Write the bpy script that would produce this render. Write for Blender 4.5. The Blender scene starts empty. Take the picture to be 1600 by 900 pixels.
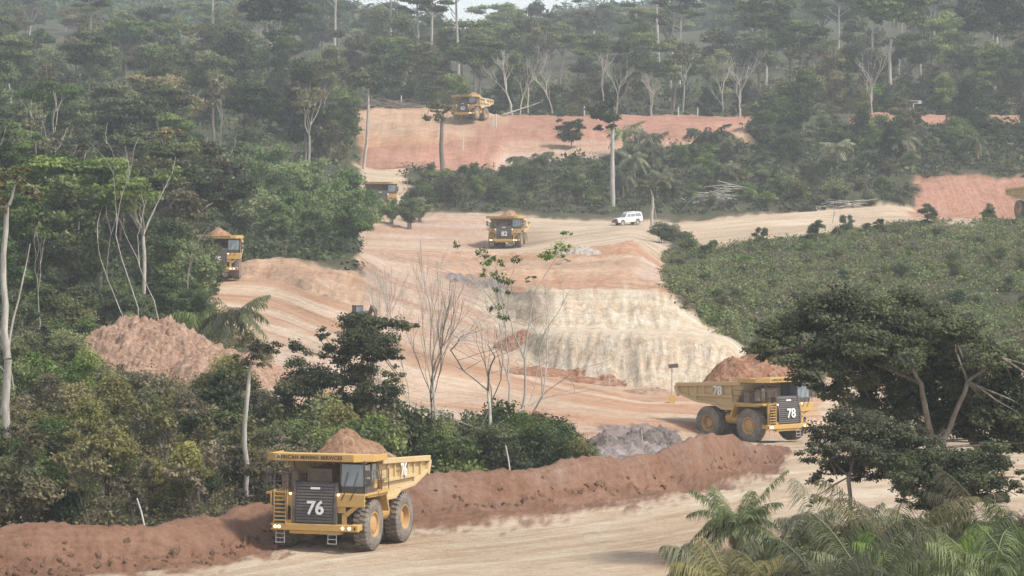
import bpy, bmesh, math, random
import numpy as np
from mathutils import Vector, Matrix, Euler, noise as mnoise

R = math.radians
random.seed(11)
rng = np.random.default_rng(11)
SC = bpy.context.scene
COL = SC.collection

# ------------------------------------------------------------------ camera
F, H0, YH = 4734.0, 16.9, 360.0          # focal length in photo pixels, eye height, horizon row
cam_d = bpy.data.cameras.new('camera')
cam_d.sensor_width = 36.0
cam_d.lens = 36.0 * F / 1600.0
cam_d.shift_y = -(450.0 - YH) / 1600.0
cam_d.clip_start = 1.0
cam_d.clip_end = 9000.0
cam = bpy.data.objects.new('camera', cam_d)
cam.location = (0, 0, H0)
cam.rotation_euler = (R(90), 0, 0)
COL.objects.link(cam)
SC.camera = cam

# ------------------------------------------------------------------ light
SUN_EL, SUN_AZ = 52.0, 118.0              # azimuth clockwise from +Y (the view direction): from the right, a little behind the viewer
w = bpy.data.worlds.new('World'); SC.world = w; w.use_nodes = True
nt = w.node_tree
bg = nt.nodes['Background']
sky = nt.nodes.new('ShaderNodeTexSky'); sky.sky_type = 'NISHITA'; sky.sun_disc = False
sky.sun_elevation = R(SUN_EL); sky.sun_rotation = R(SUN_AZ)
sky.air_density = 1.0; sky.dust_density = 1.2; sky.ozone_density = 1.0
sky.sun_intensity = 1.0
hs = nt.nodes.new('ShaderNodeHueSaturation'); hs.inputs['Saturation'].default_value = 0.35   # overcast: a nearly colourless sky
nt.links.new(sky.outputs[0], hs.inputs['Color'])
nt.links.new(hs.outputs[0], bg.inputs[0])
bg.inputs[1].default_value = 0.115
sd = bpy.data.lights.new('sun', 'SUN'); sd.energy = 2.3; sd.angle = R(9); sd.color = (1.0, 0.95, 0.88)
so = bpy.data.objects.new('sun', sd)
dv = Vector((math.sin(R(SUN_AZ)) * math.cos(R(SUN_EL)), math.cos(R(SUN_AZ)) * math.cos(R(SUN_EL)), math.sin(R(SUN_EL))))
so.rotation_euler = dv.to_track_quat('Z', 'Y').to_euler()
so.location = (60, 60, 200)
COL.objects.link(so)
SC.view_settings.view_transform = 'Standard'
SC.view_settings.look = 'None'
SC.view_settings.exposure = 1.0
SC.view_settings.gamma = 1.0
SC.view_settings.use_curve_mapping = False
SC.cycles.max_bounces = 6
SC.cycles.diffuse_bounces = 3
SC.cycles.glossy_bounces = 2
SC.cycles.transmission_bounces = 3
SC.cycles.volume_bounces = 1
SC.cycles.transparent_max_bounces = 8
SC.cycles.use_denoising = True

# ------------------------------------------------------------------ helpers
def tag(o, label=None, cat=None, group=None, kind=None):
    if label: o['label'] = label
    if cat: o['category'] = cat
    if group: o['group'] = group
    if kind: o['kind'] = kind
    return o

def empty(name, loc=(0, 0, 0), rz=0.0):
    o = bpy.data.objects.new(name, None)
    o.empty_display_size = 0.5
    o.location = loc
    o.rotation_euler = (0, 0, rz)
    COL.objects.link(o)
    return o

def link(name, me, parent=None, loc=None):
    o = bpy.data.objects.new(name, me)
    if parent: o.parent = parent
    if loc is not None: o.location = loc
    COL.objects.link(o)
    return o

class MB:
    """collects verts / faces with numpy-friendly lists, builds one mesh"""
    def __init__(s):
        s.v = []; s.f = []; s.n = 0; s.c = []
    def add(s, verts, faces, col=None):
        b = s.n
        s.v.extend(verts); s.n += len(verts)
        s.f.extend([tuple(i + b for i in fc) for fc in faces])
    def box(s, c, d, rot=None, taper=1.0):
        hx, hy, hz = d[0] / 2, d[1] / 2, d[2] / 2
        vs = []
        for z, t in ((-hz, 1.0), (hz, taper)):
            for x, y in ((-hx, -hy), (hx, -hy), (hx, hy), (-hx, hy)):
                vs.append(Vector((x * t, y * t, z)))
        if rot: 
            m = Euler(rot).to_matrix(); vs = [m @ q for q in vs]
        c = Vector(c)
        s.add([tuple(q + c) for q in vs], [(0, 3, 2, 1), (4, 5, 6, 7), (0, 1, 5, 4), (1, 2, 6, 5), (2, 3, 7, 6), (3, 0, 4, 7)])
    def tube(s, pts, rads, n=6, cap=True):
        pts = [Vector(p) for p in pts]
        if not hasattr(rads, '__len__'): rads = [rads] * len(pts)
        vs = []; fs = []
        for i, p in enumerate(pts):
            if i == 0: t = pts[1] - p
            elif i == len(pts) - 1: t = p - pts[i - 1]
            else: t = pts[i + 1] - pts[i - 1]
            if t.length < 1e-9: t = Vector((0, 0, 1))
            t.normalize()
            a = t.cross(Vector((1, 0, 0))) if abs(t.x) < 0.9 else t.cross(Vector((0, 1, 0)))
            a.normalize(); b = t.cross(a)
            for k in range(n):
                q = 2 * math.pi * k / n
                vs.append(tuple(p + (a * math.cos(q) + b * math.sin(q)) * rads[i]))
        for i in range(len(pts) - 1):
            for k in range(n):
                k2 = (k + 1) % n
                fs.append((i * n + k, i * n + k2, (i + 1) * n + k2, (i + 1) * n + k))
        if cap:
            fs.append(tuple(range(n - 1, -1, -1)))
            m = (len(pts) - 1) * n
            fs.append(tuple(m + k for k in range(n)))
        s.add(vs, fs)
    def prism(s, prof, a, b, axis='x'):
        """prof = list of 2D points extruded from a to b along axis ('x': prof is (y,z), 'y': (x,z), 'z': (x,y))"""
        n = len(prof)
        def P(q, t):
            if axis == 'x': return (t, q[0], q[1])
            if axis == 'y': return (q[0], t, q[1])
            return (q[0], q[1], t)
        vs = [P(q, a) for q in prof] + [P(q, b) for q in prof]
        fs = [tuple(range(n)), tuple(range(2 * n - 1, n - 1, -1))]
        for k in range(n):
            k2 = (k + 1) % n
            fs.append((k, n + k, n + k2, k2))
        s.add(vs, fs)
    def lathe(s, prof, c, n=28, axis='x'):
        """prof = list of (along, radius)"""
        vs = []; fs = []
        for (t, r) in prof:
            for k in range(n):
                q = 2 * math.pi * k / n
                if axis == 'x': vs.append((c[0] + t, c[1] + r * math.cos(q), c[2] + r * math.sin(q)))
                elif axis == 'y': vs.append((c[0] + r * math.cos(q), c[1] + t, c[2] + r * math.sin(q)))
                else: vs.append((c[0] + r * math.cos(q), c[1] + r * math.sin(q), c[2] + t))
        for i in range(len(prof) - 1):
            for k in range(n):
                k2 = (k + 1) % n
                fs.append((i * n + k, (i + 1) * n + k, (i + 1) * n + k2, i * n + k2))
        s.add(vs, fs)
    def mesh(s, name, m, smooth=False, bevel=0.0):
        me = bpy.data.meshes.new(name)
        me.from_pydata(s.v, [], s.f)
        bm = bmesh.new(); bm.from_mesh(me)
        bmesh.ops.recalc_face_normals(bm, faces=bm.faces)
        if bevel > 0:
            ed = [e for e in bm.edges if len(e.link_faces) == 2 and e.calc_face_angle(0) > 0.6]
            bmesh.ops.bevel(bm, geom=ed, offset=bevel, segments=1, affect='EDGES', clamp_overlap=True)
        bm.to_mesh(me); bm.free()
        me.materials.append(m)
        if smooth: me.shade_smooth()
        return me
    def build(s, name, m, parent=None, smooth=False, bevel=0.0):
        return link(name, s.mesh(name, m, smooth, bevel), parent)

# ------------------------------------------------------------------ 2D value noise
_tab = rng.random((256, 256))
def vn(x, y, seed=0):
    x = np.asarray(x, float) + seed * 17.13; y = np.asarray(y, float) + seed * 9.71
    xi = np.floor(x).astype(int); yi = np.floor(y).astype(int)
    fx = x - xi; fy = y - yi
    fx = fx * fx * (3 - 2 * fx); fy = fy * fy * (3 - 2 * fy)
    a = _tab[xi & 255, yi & 255]; b = _tab[(xi + 1) & 255, yi & 255]
    c = _tab[xi & 255, (yi + 1) & 255]; d = _tab[(xi + 1) & 255, (yi + 1) & 255]
    return (a * (1 - fx) + b * fx) * (1 - fy) + (c * (1 - fx) + d * fx) * fy
def fbm(x, y, oct=4, seed=0):
    s = 0; a = 0.5; t = 0
    for k in range(oct):
        s = s + a * vn(x * 2 ** k, y * 2 ** k, seed + k * 3); t += a; a *= 0.55
    return s / t - 0.5

# ------------------------------------------------------------------ materials
def srgb(r, g, b):
    f = lambda c: (c / 255) / 12.92 if c / 255 <= 0.04045 else ((c / 255 + 0.055) / 1.055) ** 2.4
    return (f(r), f(g), f(b), 1)

class NT:
    def __init__(s, m):
        m.use_nodes = True; s.t = m.node_tree; s.t.nodes.clear()
    def n(s, ty, **k):
        o = s.t.nodes.new(ty)
        for a, b in k.items():
            if a == 'inp':
                for i, v in b.items(): 
                    if hasattr(v, 'is_output') : s.t.links.new(v, o.inputs[i])
                    else: o.inputs[i].default_value = v
            else: setattr(o, a, b)
        return o
    def l(s, a, b): s.t.links.new(a, b)
    def mix(s, fac, a, b, mode='MIX'):
        o = s.n('ShaderNodeMix', data_type='RGBA', blend_type=mode)
        for i, v in ((0, fac), (6, a), (7, b)):
            if hasattr(v, 'is_output'): s.l(v, o.inputs[i])
            else: o.inputs[i].default_value = v
        return o.outputs[2]
    def math(s, op, a, b=0.0, c=0.0, clamp=False):
        o = s.n('ShaderNodeMath', operation=op, use_clamp=clamp)
        for i, v in ((0, a), (1, b), (2, c)):
            if hasattr(v, 'is_output'): s.l(v, o.inputs[i])
            else: o.inputs[i].default_value = v
        return o.outputs[0]
    def noise(s, vec, scale, detail=4, rough=0.6):
        o = s.n('ShaderNodeTexNoise', inp={'Scale': scale, 'Detail': detail, 'Roughness': rough})
        if vec is not None: s.l(vec, o.inputs['Vector'])
        return o.outputs['Fac']
    def ramp(s, fac, a, b):
        o = s.n('ShaderNodeMapRange', inp={0: fac, 1: a, 2: b}); return o.outputs[0]

def mat_paint(name, col, rough=0.5, dust=0.35, metal=0.0, dustcol=(0.46, 0.34, 0.24, 1), scale=1.2):
    """painted steel under a patchy film of road dust, thicker near the ground"""
    m = bpy.data.materials.new(name); t = NT(m)
    tc = t.n('ShaderNodeTexCoord')
    n1 = t.noise(tc.outputs['Object'], scale, 5, 0.65)
    n2 = t.noise(tc.outputs['Object'], scale * 7, 4, 0.7)
    k = t.math('ADD', t.math('MULTIPLY', n1, 0.7), t.math('MULTIPLY', n2, 0.5))
    f = t.ramp(k, 0.45, 0.85)
    f = t.math('MULTIPLY', f, dust * 1.6, clamp=True)
    f = t.math('ADD', f, dust * 0.35, clamp=True)
    c = t.mix(f, col, dustcol)
    hv = t.mix(t.math('MULTIPLY', n2, 0.35), c, (0.05, 0.035, 0.02, 1), 'MIX') if dust > 0.2 else c
    b = t.n('ShaderNodeBsdfPrincipled', inp={'Base Color': hv, 'Metallic': metal})
    t.l(t.math('ADD', t.math('MULTIPLY', f, 0.4), rough, clamp=True), b.inputs['Roughness'])
    o = t.n('ShaderNodeOutputMaterial'); t.l(b.outputs[0], o.inputs[0])
    return m

def mat_plain(name, col, rough=0.8, metal=0.0, emit=0.0, spec=0.5):
    m = bpy.data.materials.new(name); t = NT(m)
    tc = t.n('ShaderNodeTexCoord')
    n1 = t.noise(tc.outputs['Object'], 3.0, 4, 0.6)
    c = t.mix(t.ramp(n1, 0.3, 0.75), (col[0] * .75, col[1] * .75, col[2] * .75, 1), col)
    b = t.n('ShaderNodeBsdfPrincipled', inp={'Base Color': c, 'Roughness': rough, 'Metallic': metal, 'Specular IOR Level': spec})
    if emit:
        b.inputs['Emission Color'].default_value = col; b.inputs['Emission Strength'].default_value = emit
    o = t.n('ShaderNodeOutputMaterial'); t.l(b.outputs[0], o.inputs[0])
    return m

def mat_leaf(name, a, b, c, trans=0.3, objvar=0.35):
    """a dark, b mid, c bright leaf; each leaf carries its own tint number, each plant its own hue"""
    m = bpy.data.materials.new(name); t = NT(m)
    at = t.n('ShaderNodeAttribute', attribute_name='tint')
    oi = t.n('ShaderNodeObjectInfo')
    f = t.math('ADD', t.math('MULTIPLY', at.outputs['Fac'], 1.0), t.math('MULTIPLY', t.math('SUBTRACT', oi.outputs['Random'], 0.5), objvar * 1.6), clamp=True)
    r = t.n('ShaderNodeValToRGB'); t.l(f, r.inputs[0])
    r.color_ramp.elements[0].color = a; r.color_ramp.elements[0].position = 0.1
    r.color_ramp.elements[1].color = c; r.color_ramp.elements[1].position = 0.95
    e = r.color_ramp.elements.new(0.5); e.color = b
    hsv = t.n('ShaderNodeHueSaturation', inp={'Color': r.outputs[0]})
    wn = t.n('ShaderNodeTexWhiteNoise', noise_dimensions='1D'); t.l(oi.outputs['Random'], wn.inputs['W'])
    t.l(t.math('ADD', t.math('MULTIPLY', wn.outputs['Value'], 0.05), 0.475), hsv.inputs['Hue'])
    t.l(t.math('ADD', t.math('MULTIPLY', wn.outputs['Value'], 0.4), 0.72), hsv.inputs['Saturation'])
    t.l(t.math('ADD', t.math('MULTIPLY', oi.outputs['Random'], objvar * 1.2), 1.0 - objvar * .6), hsv.inputs['Value'])
    d = t.n('ShaderNodeBsdfPrincipled', inp={'Base Color': hsv.outputs[0], 'Roughness': 0.62, 'Specular IOR Level': 0.3})
    tr = t.n('ShaderNodeBsdfTranslucent', inp={'Color': hsv.outputs[0]})
    mx = t.n('ShaderNodeMixShader', inp={0: trans}); t.l(d.outputs[0], mx.inputs[1]); t.l(tr.outputs[0], mx.inputs[2])
    o = t.n('ShaderNodeOutputMaterial'); t.l(mx.outputs[0], o.inputs[0])
    return m

def mat_bark(name, col, dark):
    m = bpy.data.materials.new(name); t = NT(m)
    tc = t.n('ShaderNodeTexCoord'); mp = t.n('ShaderNodeMapping'); t.l(tc.outputs['Object'], mp.inputs[0])
    mp.inputs['Scale'].default_value = (3, 3, 0.6)
    n1 = t.noise(mp.outputs[0], 1.5, 6, 0.7)
    c = t.mix(t.ramp(n1, 0.35, 0.62), dark, col)
    b = t.n('ShaderNodeBsdfPrincipled', inp={'Base Color': c, 'Roughness': 0.9, 'Specular IOR Level': 0.2})
    bp = t.n('ShaderNodeBump', inp={'Strength': 0.4, 'Distance': 0.05, 'Height': n1}); t.l(bp.outputs[0], b.inputs['Normal'])
    o = t.n('ShaderNodeOutputMaterial'); t.l(b.outputs[0], o.inputs[0])
    return m
# ------------------------------------------------------------------ terrain
# Contour lines of the ground from near to far; each point (bearing, distance, height).
# A bearing b means x = (b - 800) / F * y.  zr(row, y) is the height seen at that sight-line.
def zr(row, d): return H0 - (row - YH) * d / F
def LN(*p):      # (bearing, row, dist)
    p = [(a, c, zr(b, c)) for a, b, c in p]
    return np.array(p, float)
def LZ(*p):      # (bearing, dist, z)
    return np.array(p, float)
LINES = [
 LZ((800, 8, 8.5)),
 LZ((800, 60, 3.0)),
 LZ((800, 105, 0.0)),
 LZ((-3000, 118, 0), (0, 124, 0), (2000, 124, 0)),
 LZ((-3000, 128, 0), (-400, 138, 0), (0, 149, 0), (300, 154, 0), (430, 163, 0), (650, 177, 0), (800, 183, 0), (1000, 197, 0), (1100, 208, 0), (1230, 227, 0), (1400, 238, 0), (4600, 238, 0)),      # 4 berm foot
 LZ((-3000, 131, 2), (-400, 141, 1.8), (0, 152.5, 1.7), (250, 157, 1.95), (400, 167, 1.9), (520, 173, 1.9), (650, 181, 2.0), (800, 187, 2.2), (1000, 201, 2.5), (1100, 212, 2.8), (1180, 222, 1.7), (1235, 229, 0), (1400, 240, 0), (4600, 240, 0)),   # 5 berm crest
 LZ((-3000, 135, .5), (-400, 145, .5), (0, 157, .5), (250, 161, .6), (400, 171, .6), (520, 177, .6), (650, 185, .7), (800, 191, .7), (1000, 205, .8), (1100, 216, .9), (1180, 225, .8), (1235, 231, 0), (1400, 242, 0), (4600, 242, 0)),         # 6 berm back
 LZ((-3000, 200, 3.5), (0, 205, 3.2), (400, 212, 2.6), (650, 215, 1.4), (800, 218, 1.1), (1000, 220, 1.0), (1180, 230, .5), (1300, 245, 0), (4600, 245, 0)),   # 7
 LZ((-3000, 300, 13), (0, 300, 10), (150, 300, 9.3), (300, 300, 8), (400, 298, 6.6), (500, 275, 5.3), (600, 255, 3.4), (650, 245, 2.4), (850, 238, 2.0), (950, 235, 1.75), (1050, 238, 1.2), (1100, 240, .7), (1200, 243, 0), (1300, 252, 0), (4600, 252, 0)),  # 8 pit road near edge
 LZ((-3000, 356, 16), (0, 356, 13), (300, 356, 11.3), (390, 355, 11.6), (430, 352, 11.5), (500, 325, 10), (600, 305, 8.5), (700, 290, 7.1), (800, 278, 5.4), (900, 266, 4.0), (1000, 262, 2.95), (1100, 262, 3.2), (1160, 262, 3.2), (1300, 264, 2.6), (1600, 264, 2.6), (4600, 264, 2.6)),  # 9 foot of cut
 LZ((-3000, 362, 17), (0, 362, 13.5), (340, 360, 12), (385, 360, 13.6), (450, 361, 13.9), (560, 350, 12.4), (600, 328, 11.2), (700, 305, 9.3), (790, 291, 7.2), (850, 276, 7.6), (1000, 268, 7.8), (1130, 267, 7.4), (1165, 268, 5.5), (1300, 275, 4.2), (4600, 275, 3.5)),  # 10
 LZ((-3000, 369, 17), (0, 369, 14), (340, 366, 12), (450, 367, 12.2), (560, 372, 14.5), (600, 345, 12.2), (700, 318, 10), (790, 300, 8), (850, 286, 7.7), (1000, 282, 7.75), (1130, 278, 7.3), (1165, 277, 5.8), (1300, 283, 4.6), (4600, 283, 4)),  # 11
 LZ((-3000, 388, 18), (0, 388, 15), (450, 388, 13.2), (560, 388, 14.5), (600, 378, 13.4), (700, 346, 11.2), (800, 308, 10.9), (850, 296, 11.3), (1040, 292, 11.3), (1075, 290, 9.8), (1100, 288, 7.9), (1160, 284, 6.6), (1300, 291, 5.4), (4600, 291, 5)),  # 12
 LZ((-3000, 396, 19), (0, 396, 15.5), (450, 396, 13.6), (560, 394, 14.5), (600, 390, 13.9), (700, 365, 11.9), (750, 348, 11.0), (1030, 335, 11.0), (1060, 328, 10.0), (1100, 314, 8.7), (1160, 300, 7.3), (1300, 302, 6.2), (4600, 302, 6)),  # 13
 LZ((-3000, 425, 21), (0, 425, 17), (500, 412, 14.6), (560, 402, 14.5), (650, 408, 14.2), (750, 418, 13.8), (850, 424, 13.9), (950, 440, 14.7), (990, 460, 15.6), (1045, 420, 11.6), (1090, 440, 13.8), (1200, 440, 15.3), (1400, 440, 17.8), (1600, 425, 18.5), (4600, 425, 22)),  # 14
 LZ((-3000, 460, 24), (0, 460, 20), (500, 460, 16), (560, 460, 14.5), (650, 470, 14.1), (797, 490, 13.9), (860, 475, 15.1), (980, 490, 17.2), (1050, 485, 16.2), (1200, 500, 17.8), (1400, 515, 18.8), (1600, 515, 18.9), (4600, 515, 24)),  # 15
 LZ((-3000, 530, 34), (0, 530, 28), (500, 530, 24), (560, 522, 20.7), (640, 530, 20.2), (800, 530, 19.9), (900, 522, 18.6), (980, 517, 18.3), (1050, 520, 18.1), (1200, 530, 19.9), (1400, 540, 21.5), (1450, 535, 19.7), (1600, 535, 19.5), (4600, 540, 28)),  # 16
 LZ((-3000, 560, 37), (0, 560, 31), (500, 555, 27), (560, 550, 24.8), (600, 545, 23.8), (640, 560, 24), (800, 560, 24), (900, 556, 23), (1100, 570, 24), (1300, 570, 26.5), (1430, 552, 26.4), (1600, 552, 27), (4600, 560, 33)),  # 17
 LZ((-3000, 600, 42), (0, 600, 37), (500, 590, 31), (560, 585, 29), (640, 580, 28.5), (700, 590, 28), (800, 600, 29.3), (900, 610, 31.7), (1000, 620, 33.3), (1170, 625, 34.7), (1300, 625, 35), (1600, 625, 36.5), (4600, 625, 42)),  # 18
 LZ((-3000, 622, 45), (0, 622, 40), (560, 612, 33.7), (700, 615, 33.2), (780, 618, 34.1), (900, 624, 35.1), (1170, 632, 36.7), (1600, 635, 38), (4600, 635, 43)),
 LZ((-3000, 642, 48), (0, 642, 42), (500, 640, 39), (560, 640, 38.5), (650, 642, 38.6), (740, 646, 39.8), (800, 642, 39.4), (900, 640, 38.5), (1170, 640, 38.2), (1400, 645, 39.4), (1600, 645, 39.4), (4600, 645, 45)),  # 19
 LZ((-3000, 663, 52), (0, 663, 45), (500, 663, 43), (560, 665, 44), (700, 666, 43.6), (800, 662, 42.2), (900, 662, 42.2), (1170, 662, 42), (1350, 662, 42.7), (1500, 662, 42.4), (1600, 662, 42), (4600, 662, 48)),  # 20 far windrow
 LZ((800, 672, 42.0)),
 LZ((-3000, 720, 54), (0, 720, 46), (1600, 720, 43), (4600, 720, 50)),
 LZ((-3000, 900, 68), (0, 900, 68), (580, 900, 62), (760, 900, 58), (900, 900, 62), (1600, 900, 70), (4600, 900, 68)),
 LZ((-3000, 1150, 90), (0, 1150, 95), (550, 1150, 90), (740, 1150, 80), (900, 1150, 88), (1200, 1150, 94), (1600, 1150, 100), (4600, 1150, 90)),
 LZ((-3000, 1650, 150), (0, 1650, 150), (500, 1650, 140), (740, 1650, 118), (900, 1650, 134), (1300, 1650, 140), (1600, 1650, 150), (4600, 1650, 150)),
 LZ((-3000, 2100, 110), (4600, 2100, 100)),
]
# what covers the band in front of line i+1, along the bearing
TYPES = {
 0: [(9e9, 'V')], 1: [(9e9, 'V')], 2: [(640, 'R'), (9e9, 'V')],
 3: [(9e9, 'R')],
 4: [(1232, 'B'), (9e9, 'R')], 5: [(1232, 'B'), (9e9, 'R')],
 6: [(930, 'V'), (1130, 'G'), (9e9, 'R')],
 7: [(425, 'V'), (940, 'P'), (1065, 'G'), (9e9, 'R')],
 8: [(315, 'V'), (1280, 'T'), (9e9, 'R')],
 9: [(350, 'V'), (575, 'O'), (800, 'P'), (1168, 'W'), (1290, 'V'), (9e9, 'P')],
 10: [(560, 'V'), (765, 'P'), (1166, 'W'), (9e9, 'V')],
 11: [(560, 'V'), (745, 'P'), (1120, 'W'), (9e9, 'V')],
 12: [(560, 'V'), (690, 'P'), (790, 'G'), (1045, 'O'), (9e9, 'V')],
 13: [(555, 'V'), (700, 'P'), (1000, 'O'), (1045, 'P'), (9e9, 'V')],
 14: [(555, 'V'), (1040, 'R'), (1075, 'V'), (9e9, 'R')],
 15: [(555, 'V'), (760, 'P'), (1425, 'R'), (1760, 'K'), (9e9, 'V')],
 16: [(555, 'V'), (632, 'R'), (1425, 'V'), (1760, 'K'), (9e9, 'V')],
 17: [(560, 'V'), (640, 'R'), (9e9, 'V')],
 18: [(565, 'V'), (700, 'K'), (775, 'K'), (1000, 'P'), (1175, 'O'), (9e9, 'V')],
 19: [(560, 'V'), (735, 'O'), (1175, 'K'), (9e9, 'V')],
 20: [(548, 'V'), (800, 'O'), (1175, 'K'), (1330, 'V'), (1640, 'K'), (9e9, 'V')],
 21: [(540, 'V'), (1180, 'K'), (1330, 'V'), (1640, 'K'), (9e9, 'V')],
}
TCOL = {'T': (0.46, 0.335, 0.235), 'V': (0.055, 0.055, 0.028), 'R': (0.43, 0.325, 0.225), 'B': (0.215, 0.115, 0.072), 'O': (0.40, 0.26, 0.17),
        'P': (0.42, 0.30, 0.22), 'W': (0.49, 0.39, 0.28), 'G': (0.23, 0.185, 0.165), 'K': (0.33, 0.17, 0.115)}

PXC = np.concatenate([np.linspace(-3000, -120, 40, endpoint=False), np.arange(-120, 1724, 4.0), np.linspace(1724, 4600, 40)])
NB = len(LINES) - 1
D = np.stack([np.interp(PXC, L[:, 0], L[:, 1]) for L in LINES])
Z = np.stack([np.interp(PXC, L[:, 0], L[:, 2]) for L in LINES])
def sm(a, k=5):
    kk = np.ones(2 * k + 1) / (2 * k + 1)
    return np.stack([np.convolve(np.pad(r, k, mode='edge'), kk, 'valid') for r in a])
D = sm(D, 4); Z = sm(Z, 4)
assert (np.diff(D, axis=0) > 0.4).all(), [(i, PXC[np.argmin(np.diff(D, axis=0)[i])]) for i in range(NB) if np.diff(D, axis=0)[i].min() < .4]
nrow = []
for i in range(NB):
    span = float(np.mean(np.diff(D, axis=0)[i][40:-40])); dm = float(np.mean(D[i][40:-40]))
    step = max(0.45, dm * 0.0035)
    if i >= 21: step = dm * 0.012
    if i < 2: step = 4.0
    if i in (4, 5): step = 0.35
    nrow.append(int(min(60, max(4, span / step))))
Tl = [0.0]
for i in range(NB):
    Tl += [i + (k + 1) / nrow[i] for k in range(nrow[i])]
T = np.array(Tl)                                     # row coordinate in units of contour lines
ii = np.minimum(np.floor(T).astype(int), NB - 1); ff = (T - ii)[:, None]
DD = D[ii] * (1 - ff) + D[ii + 1] * ff
ZZ = Z[ii] * (1 - ff) + Z[ii + 1] * ff
# round the creases a little
for _ in range(2):
    Z2 = ZZ.copy(); Z2[1:-1] = 0.25 * ZZ[:-2] + 0.5 * ZZ[1:-1] + 0.25 * ZZ[2:]; ZZ = Z2
for _ in range(5):
    Z2 = ZZ.copy(); Z2[1:-1] = 0.25 * ZZ[:-2] + 0.5 * ZZ[1:-1] + 0.25 * ZZ[2:]; ZZ = np.where((T[:, None] > 3.6) & (T[:, None] < 6.6), Z2, ZZ)
XX = (PXC[None, :] - 800) / F * DD
PP = np.broadcast_to(PXC[None, :], DD.shape)
TT = np.broadcast_to(T[:, None], DD.shape)
# types with ragged borders
jx = fbm(XX * 0.12, DD * 0.12, 4, 1) * 40 + fbm(XX * 1.1, DD * 1.1, 3, 2) * 14
jt = fbm(XX * 0.15, DD * 0.15, 4, 3) * 0.35 + fbm(XX * 1.3, DD * .9, 3, 4) * 0.18
pj = PP + jx
tj = np.clip(TT + .14 * ((TT > 3.7) & (TT < 4.25) & (PP < 1225)) * (1 + 2 * fbm(XX * 1.2, DD * 1.2, 3, 61)) + jt * np.where((TT > 5.9) | (TT < 3.7), 1, .10), 0, NB - .001)
ti = np.floor(tj).astype(int)
KEYS = list(TCOL); TY = np.zeros(DD.shape, int)
for b, segs in list(TYPES.items()) + [(k, [(9e9, 'V')]) for k in range(22, NB)]:
    sel = ti == b; last = -9e9
    for lim, k in segs:
        TY[sel & (pj >= last) & (pj < lim)] = KEYS.index(k); last = lim
def is_(*k): 
    r = np.zeros(TY.shape, bool)
    for q in k: r |= TY == KEYS.index(q)
    return r
def blur(a, n=2):
    for _ in range(n):
        p = np.pad(a, 1, mode='edge')
        a = (p[:-2, 1:-1] + p[2:, 1:-1] + p[1:-1, :-2] + p[1:-1, 2:] + 2 * p[1:-1, 1:-1]) / 6
    return a
wV, wR, wB, wW = [blur(is_(*k).astype(float), 3) for k in (('V',), ('R', 'T'), ('B', 'K', 'O'), ('W', 'P'))]
wG = blur(is_('G').astype(float), 3)
far = np.clip((DD - 150) / 400, 0, 1)
# relief
n_big = fbm(XX * 0.06, DD * 0.05, 4, 5)
n_mid = fbm(XX * 0.45, DD * 0.45, 4, 6)
n_fin = fbm(XX * 1.6, DD * 1.6, 4, 7)
n_vf = fbm(XX * 3.4, DD * 3.4, 3, 33)
gul = np.abs(fbm(XX * 0.55 + fbm(XX * .3, DD * .3, 2, 8) * 2, DD * 0.10, 3, 9))      # gullies running down the faces
gul2 = np.abs(fbm(XX * 1.8 + fbm(XX * .4, DD * .4, 2, 18) * 3, DD * 0.25, 4, 12))
slope = np.clip(np.abs(np.gradient(ZZ, axis=0) / np.maximum(np.gradient(DD, axis=0), .05)), 0, 2)
st = np.clip(slope * 2.0, 0, 1)
relief = (wV * (n_big * 1.2 + n_mid * 0.6)
      + wR * (n_mid * 0.05 + n_fin * 0.03)
      + wB * (n_mid * 0.5 + n_fin * 0.2 + n_vf * .14 - gul2 * .3 * st * np.clip(200 / DD, .4, 1) + fbm(XX * .12, DD * .12, 3, 19) * 1.1)
      + wW * (n_mid * 0.18 + n_fin * 0.16 + n_vf * .12 - gul * .9 * st - gul2 * 1.3 * st)
      + wG * (n_mid * 0.8 + n_fin * 0.9))
relief = relief + wB * np.clip((DD - 560) / 10, 0, 1) * np.clip((641 - DD) / 6, 0, 1) * (fbm(XX * .05, DD * .12, 3, 71) * 4.0 + np.abs(fbm(XX * .12, DD * .3, 3, 72)) * 2.0)
edge = np.clip((TT - 3.0), 0, 1)
ZZ = ZZ + relief * edge * np.clip(1.6 - st * .3, .5, 1.6)
# wheel ruts along the near and the pit road
rut = np.sin(TT * 2 * np.pi * 5 + n_big * 6) * 0.035 + np.sin(TT * 2 * np.pi * 13 + n_big * 9) * .02
ZZ += wR * rut * (TT > 2.9)
# clods thrown at the foot of the berm
foot = np.exp(-((TT - 4.06) / 0.07) ** 2) * (PP < 1232)
ZZ += foot * np.clip(fbm(XX * 2.6, DD * 2.6, 3, 15) * 2.4, 0, 1) * 0.8
# low step along the near road on the left, rubble
ZZ += np.exp(-((TT - 3.55) / 0.1) ** 2) * (PP < 330) * np.clip(.6 + n_mid, 0, 1) * 0.25

_cols = PXC
def ground(x, y):
    """height of the ground at world x, y"""
    px = 800 + x * F / y
    j = int(np.clip(np.searchsorted(_cols, px) - 1, 0, len(_cols) - 2))
    f = min(1, max(0, (px - _cols[j]) / (_cols[j + 1] - _cols[j])))
    return float(np.interp(y, DD[:, j], ZZ[:, j]) * (1 - f) + np.interp(y, DD[:, j + 1], ZZ[:, j + 1]) * f)
def ground_type(x, y):
    px = 800 + x * F / y
    j = int(np.clip(np.searchsorted(_cols, px), 0, len(_cols) - 1))
    i = int(np.clip(np.searchsorted(DD[:, j], y), 0, len(DD) - 1))
    return KEYS[TY[i, j]]
def B(b, d):
    """a spot on the ground at bearing b and distance d"""
    x = (b - 800) / F * d
    return Vector((x, d, ground(x, d)))

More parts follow.
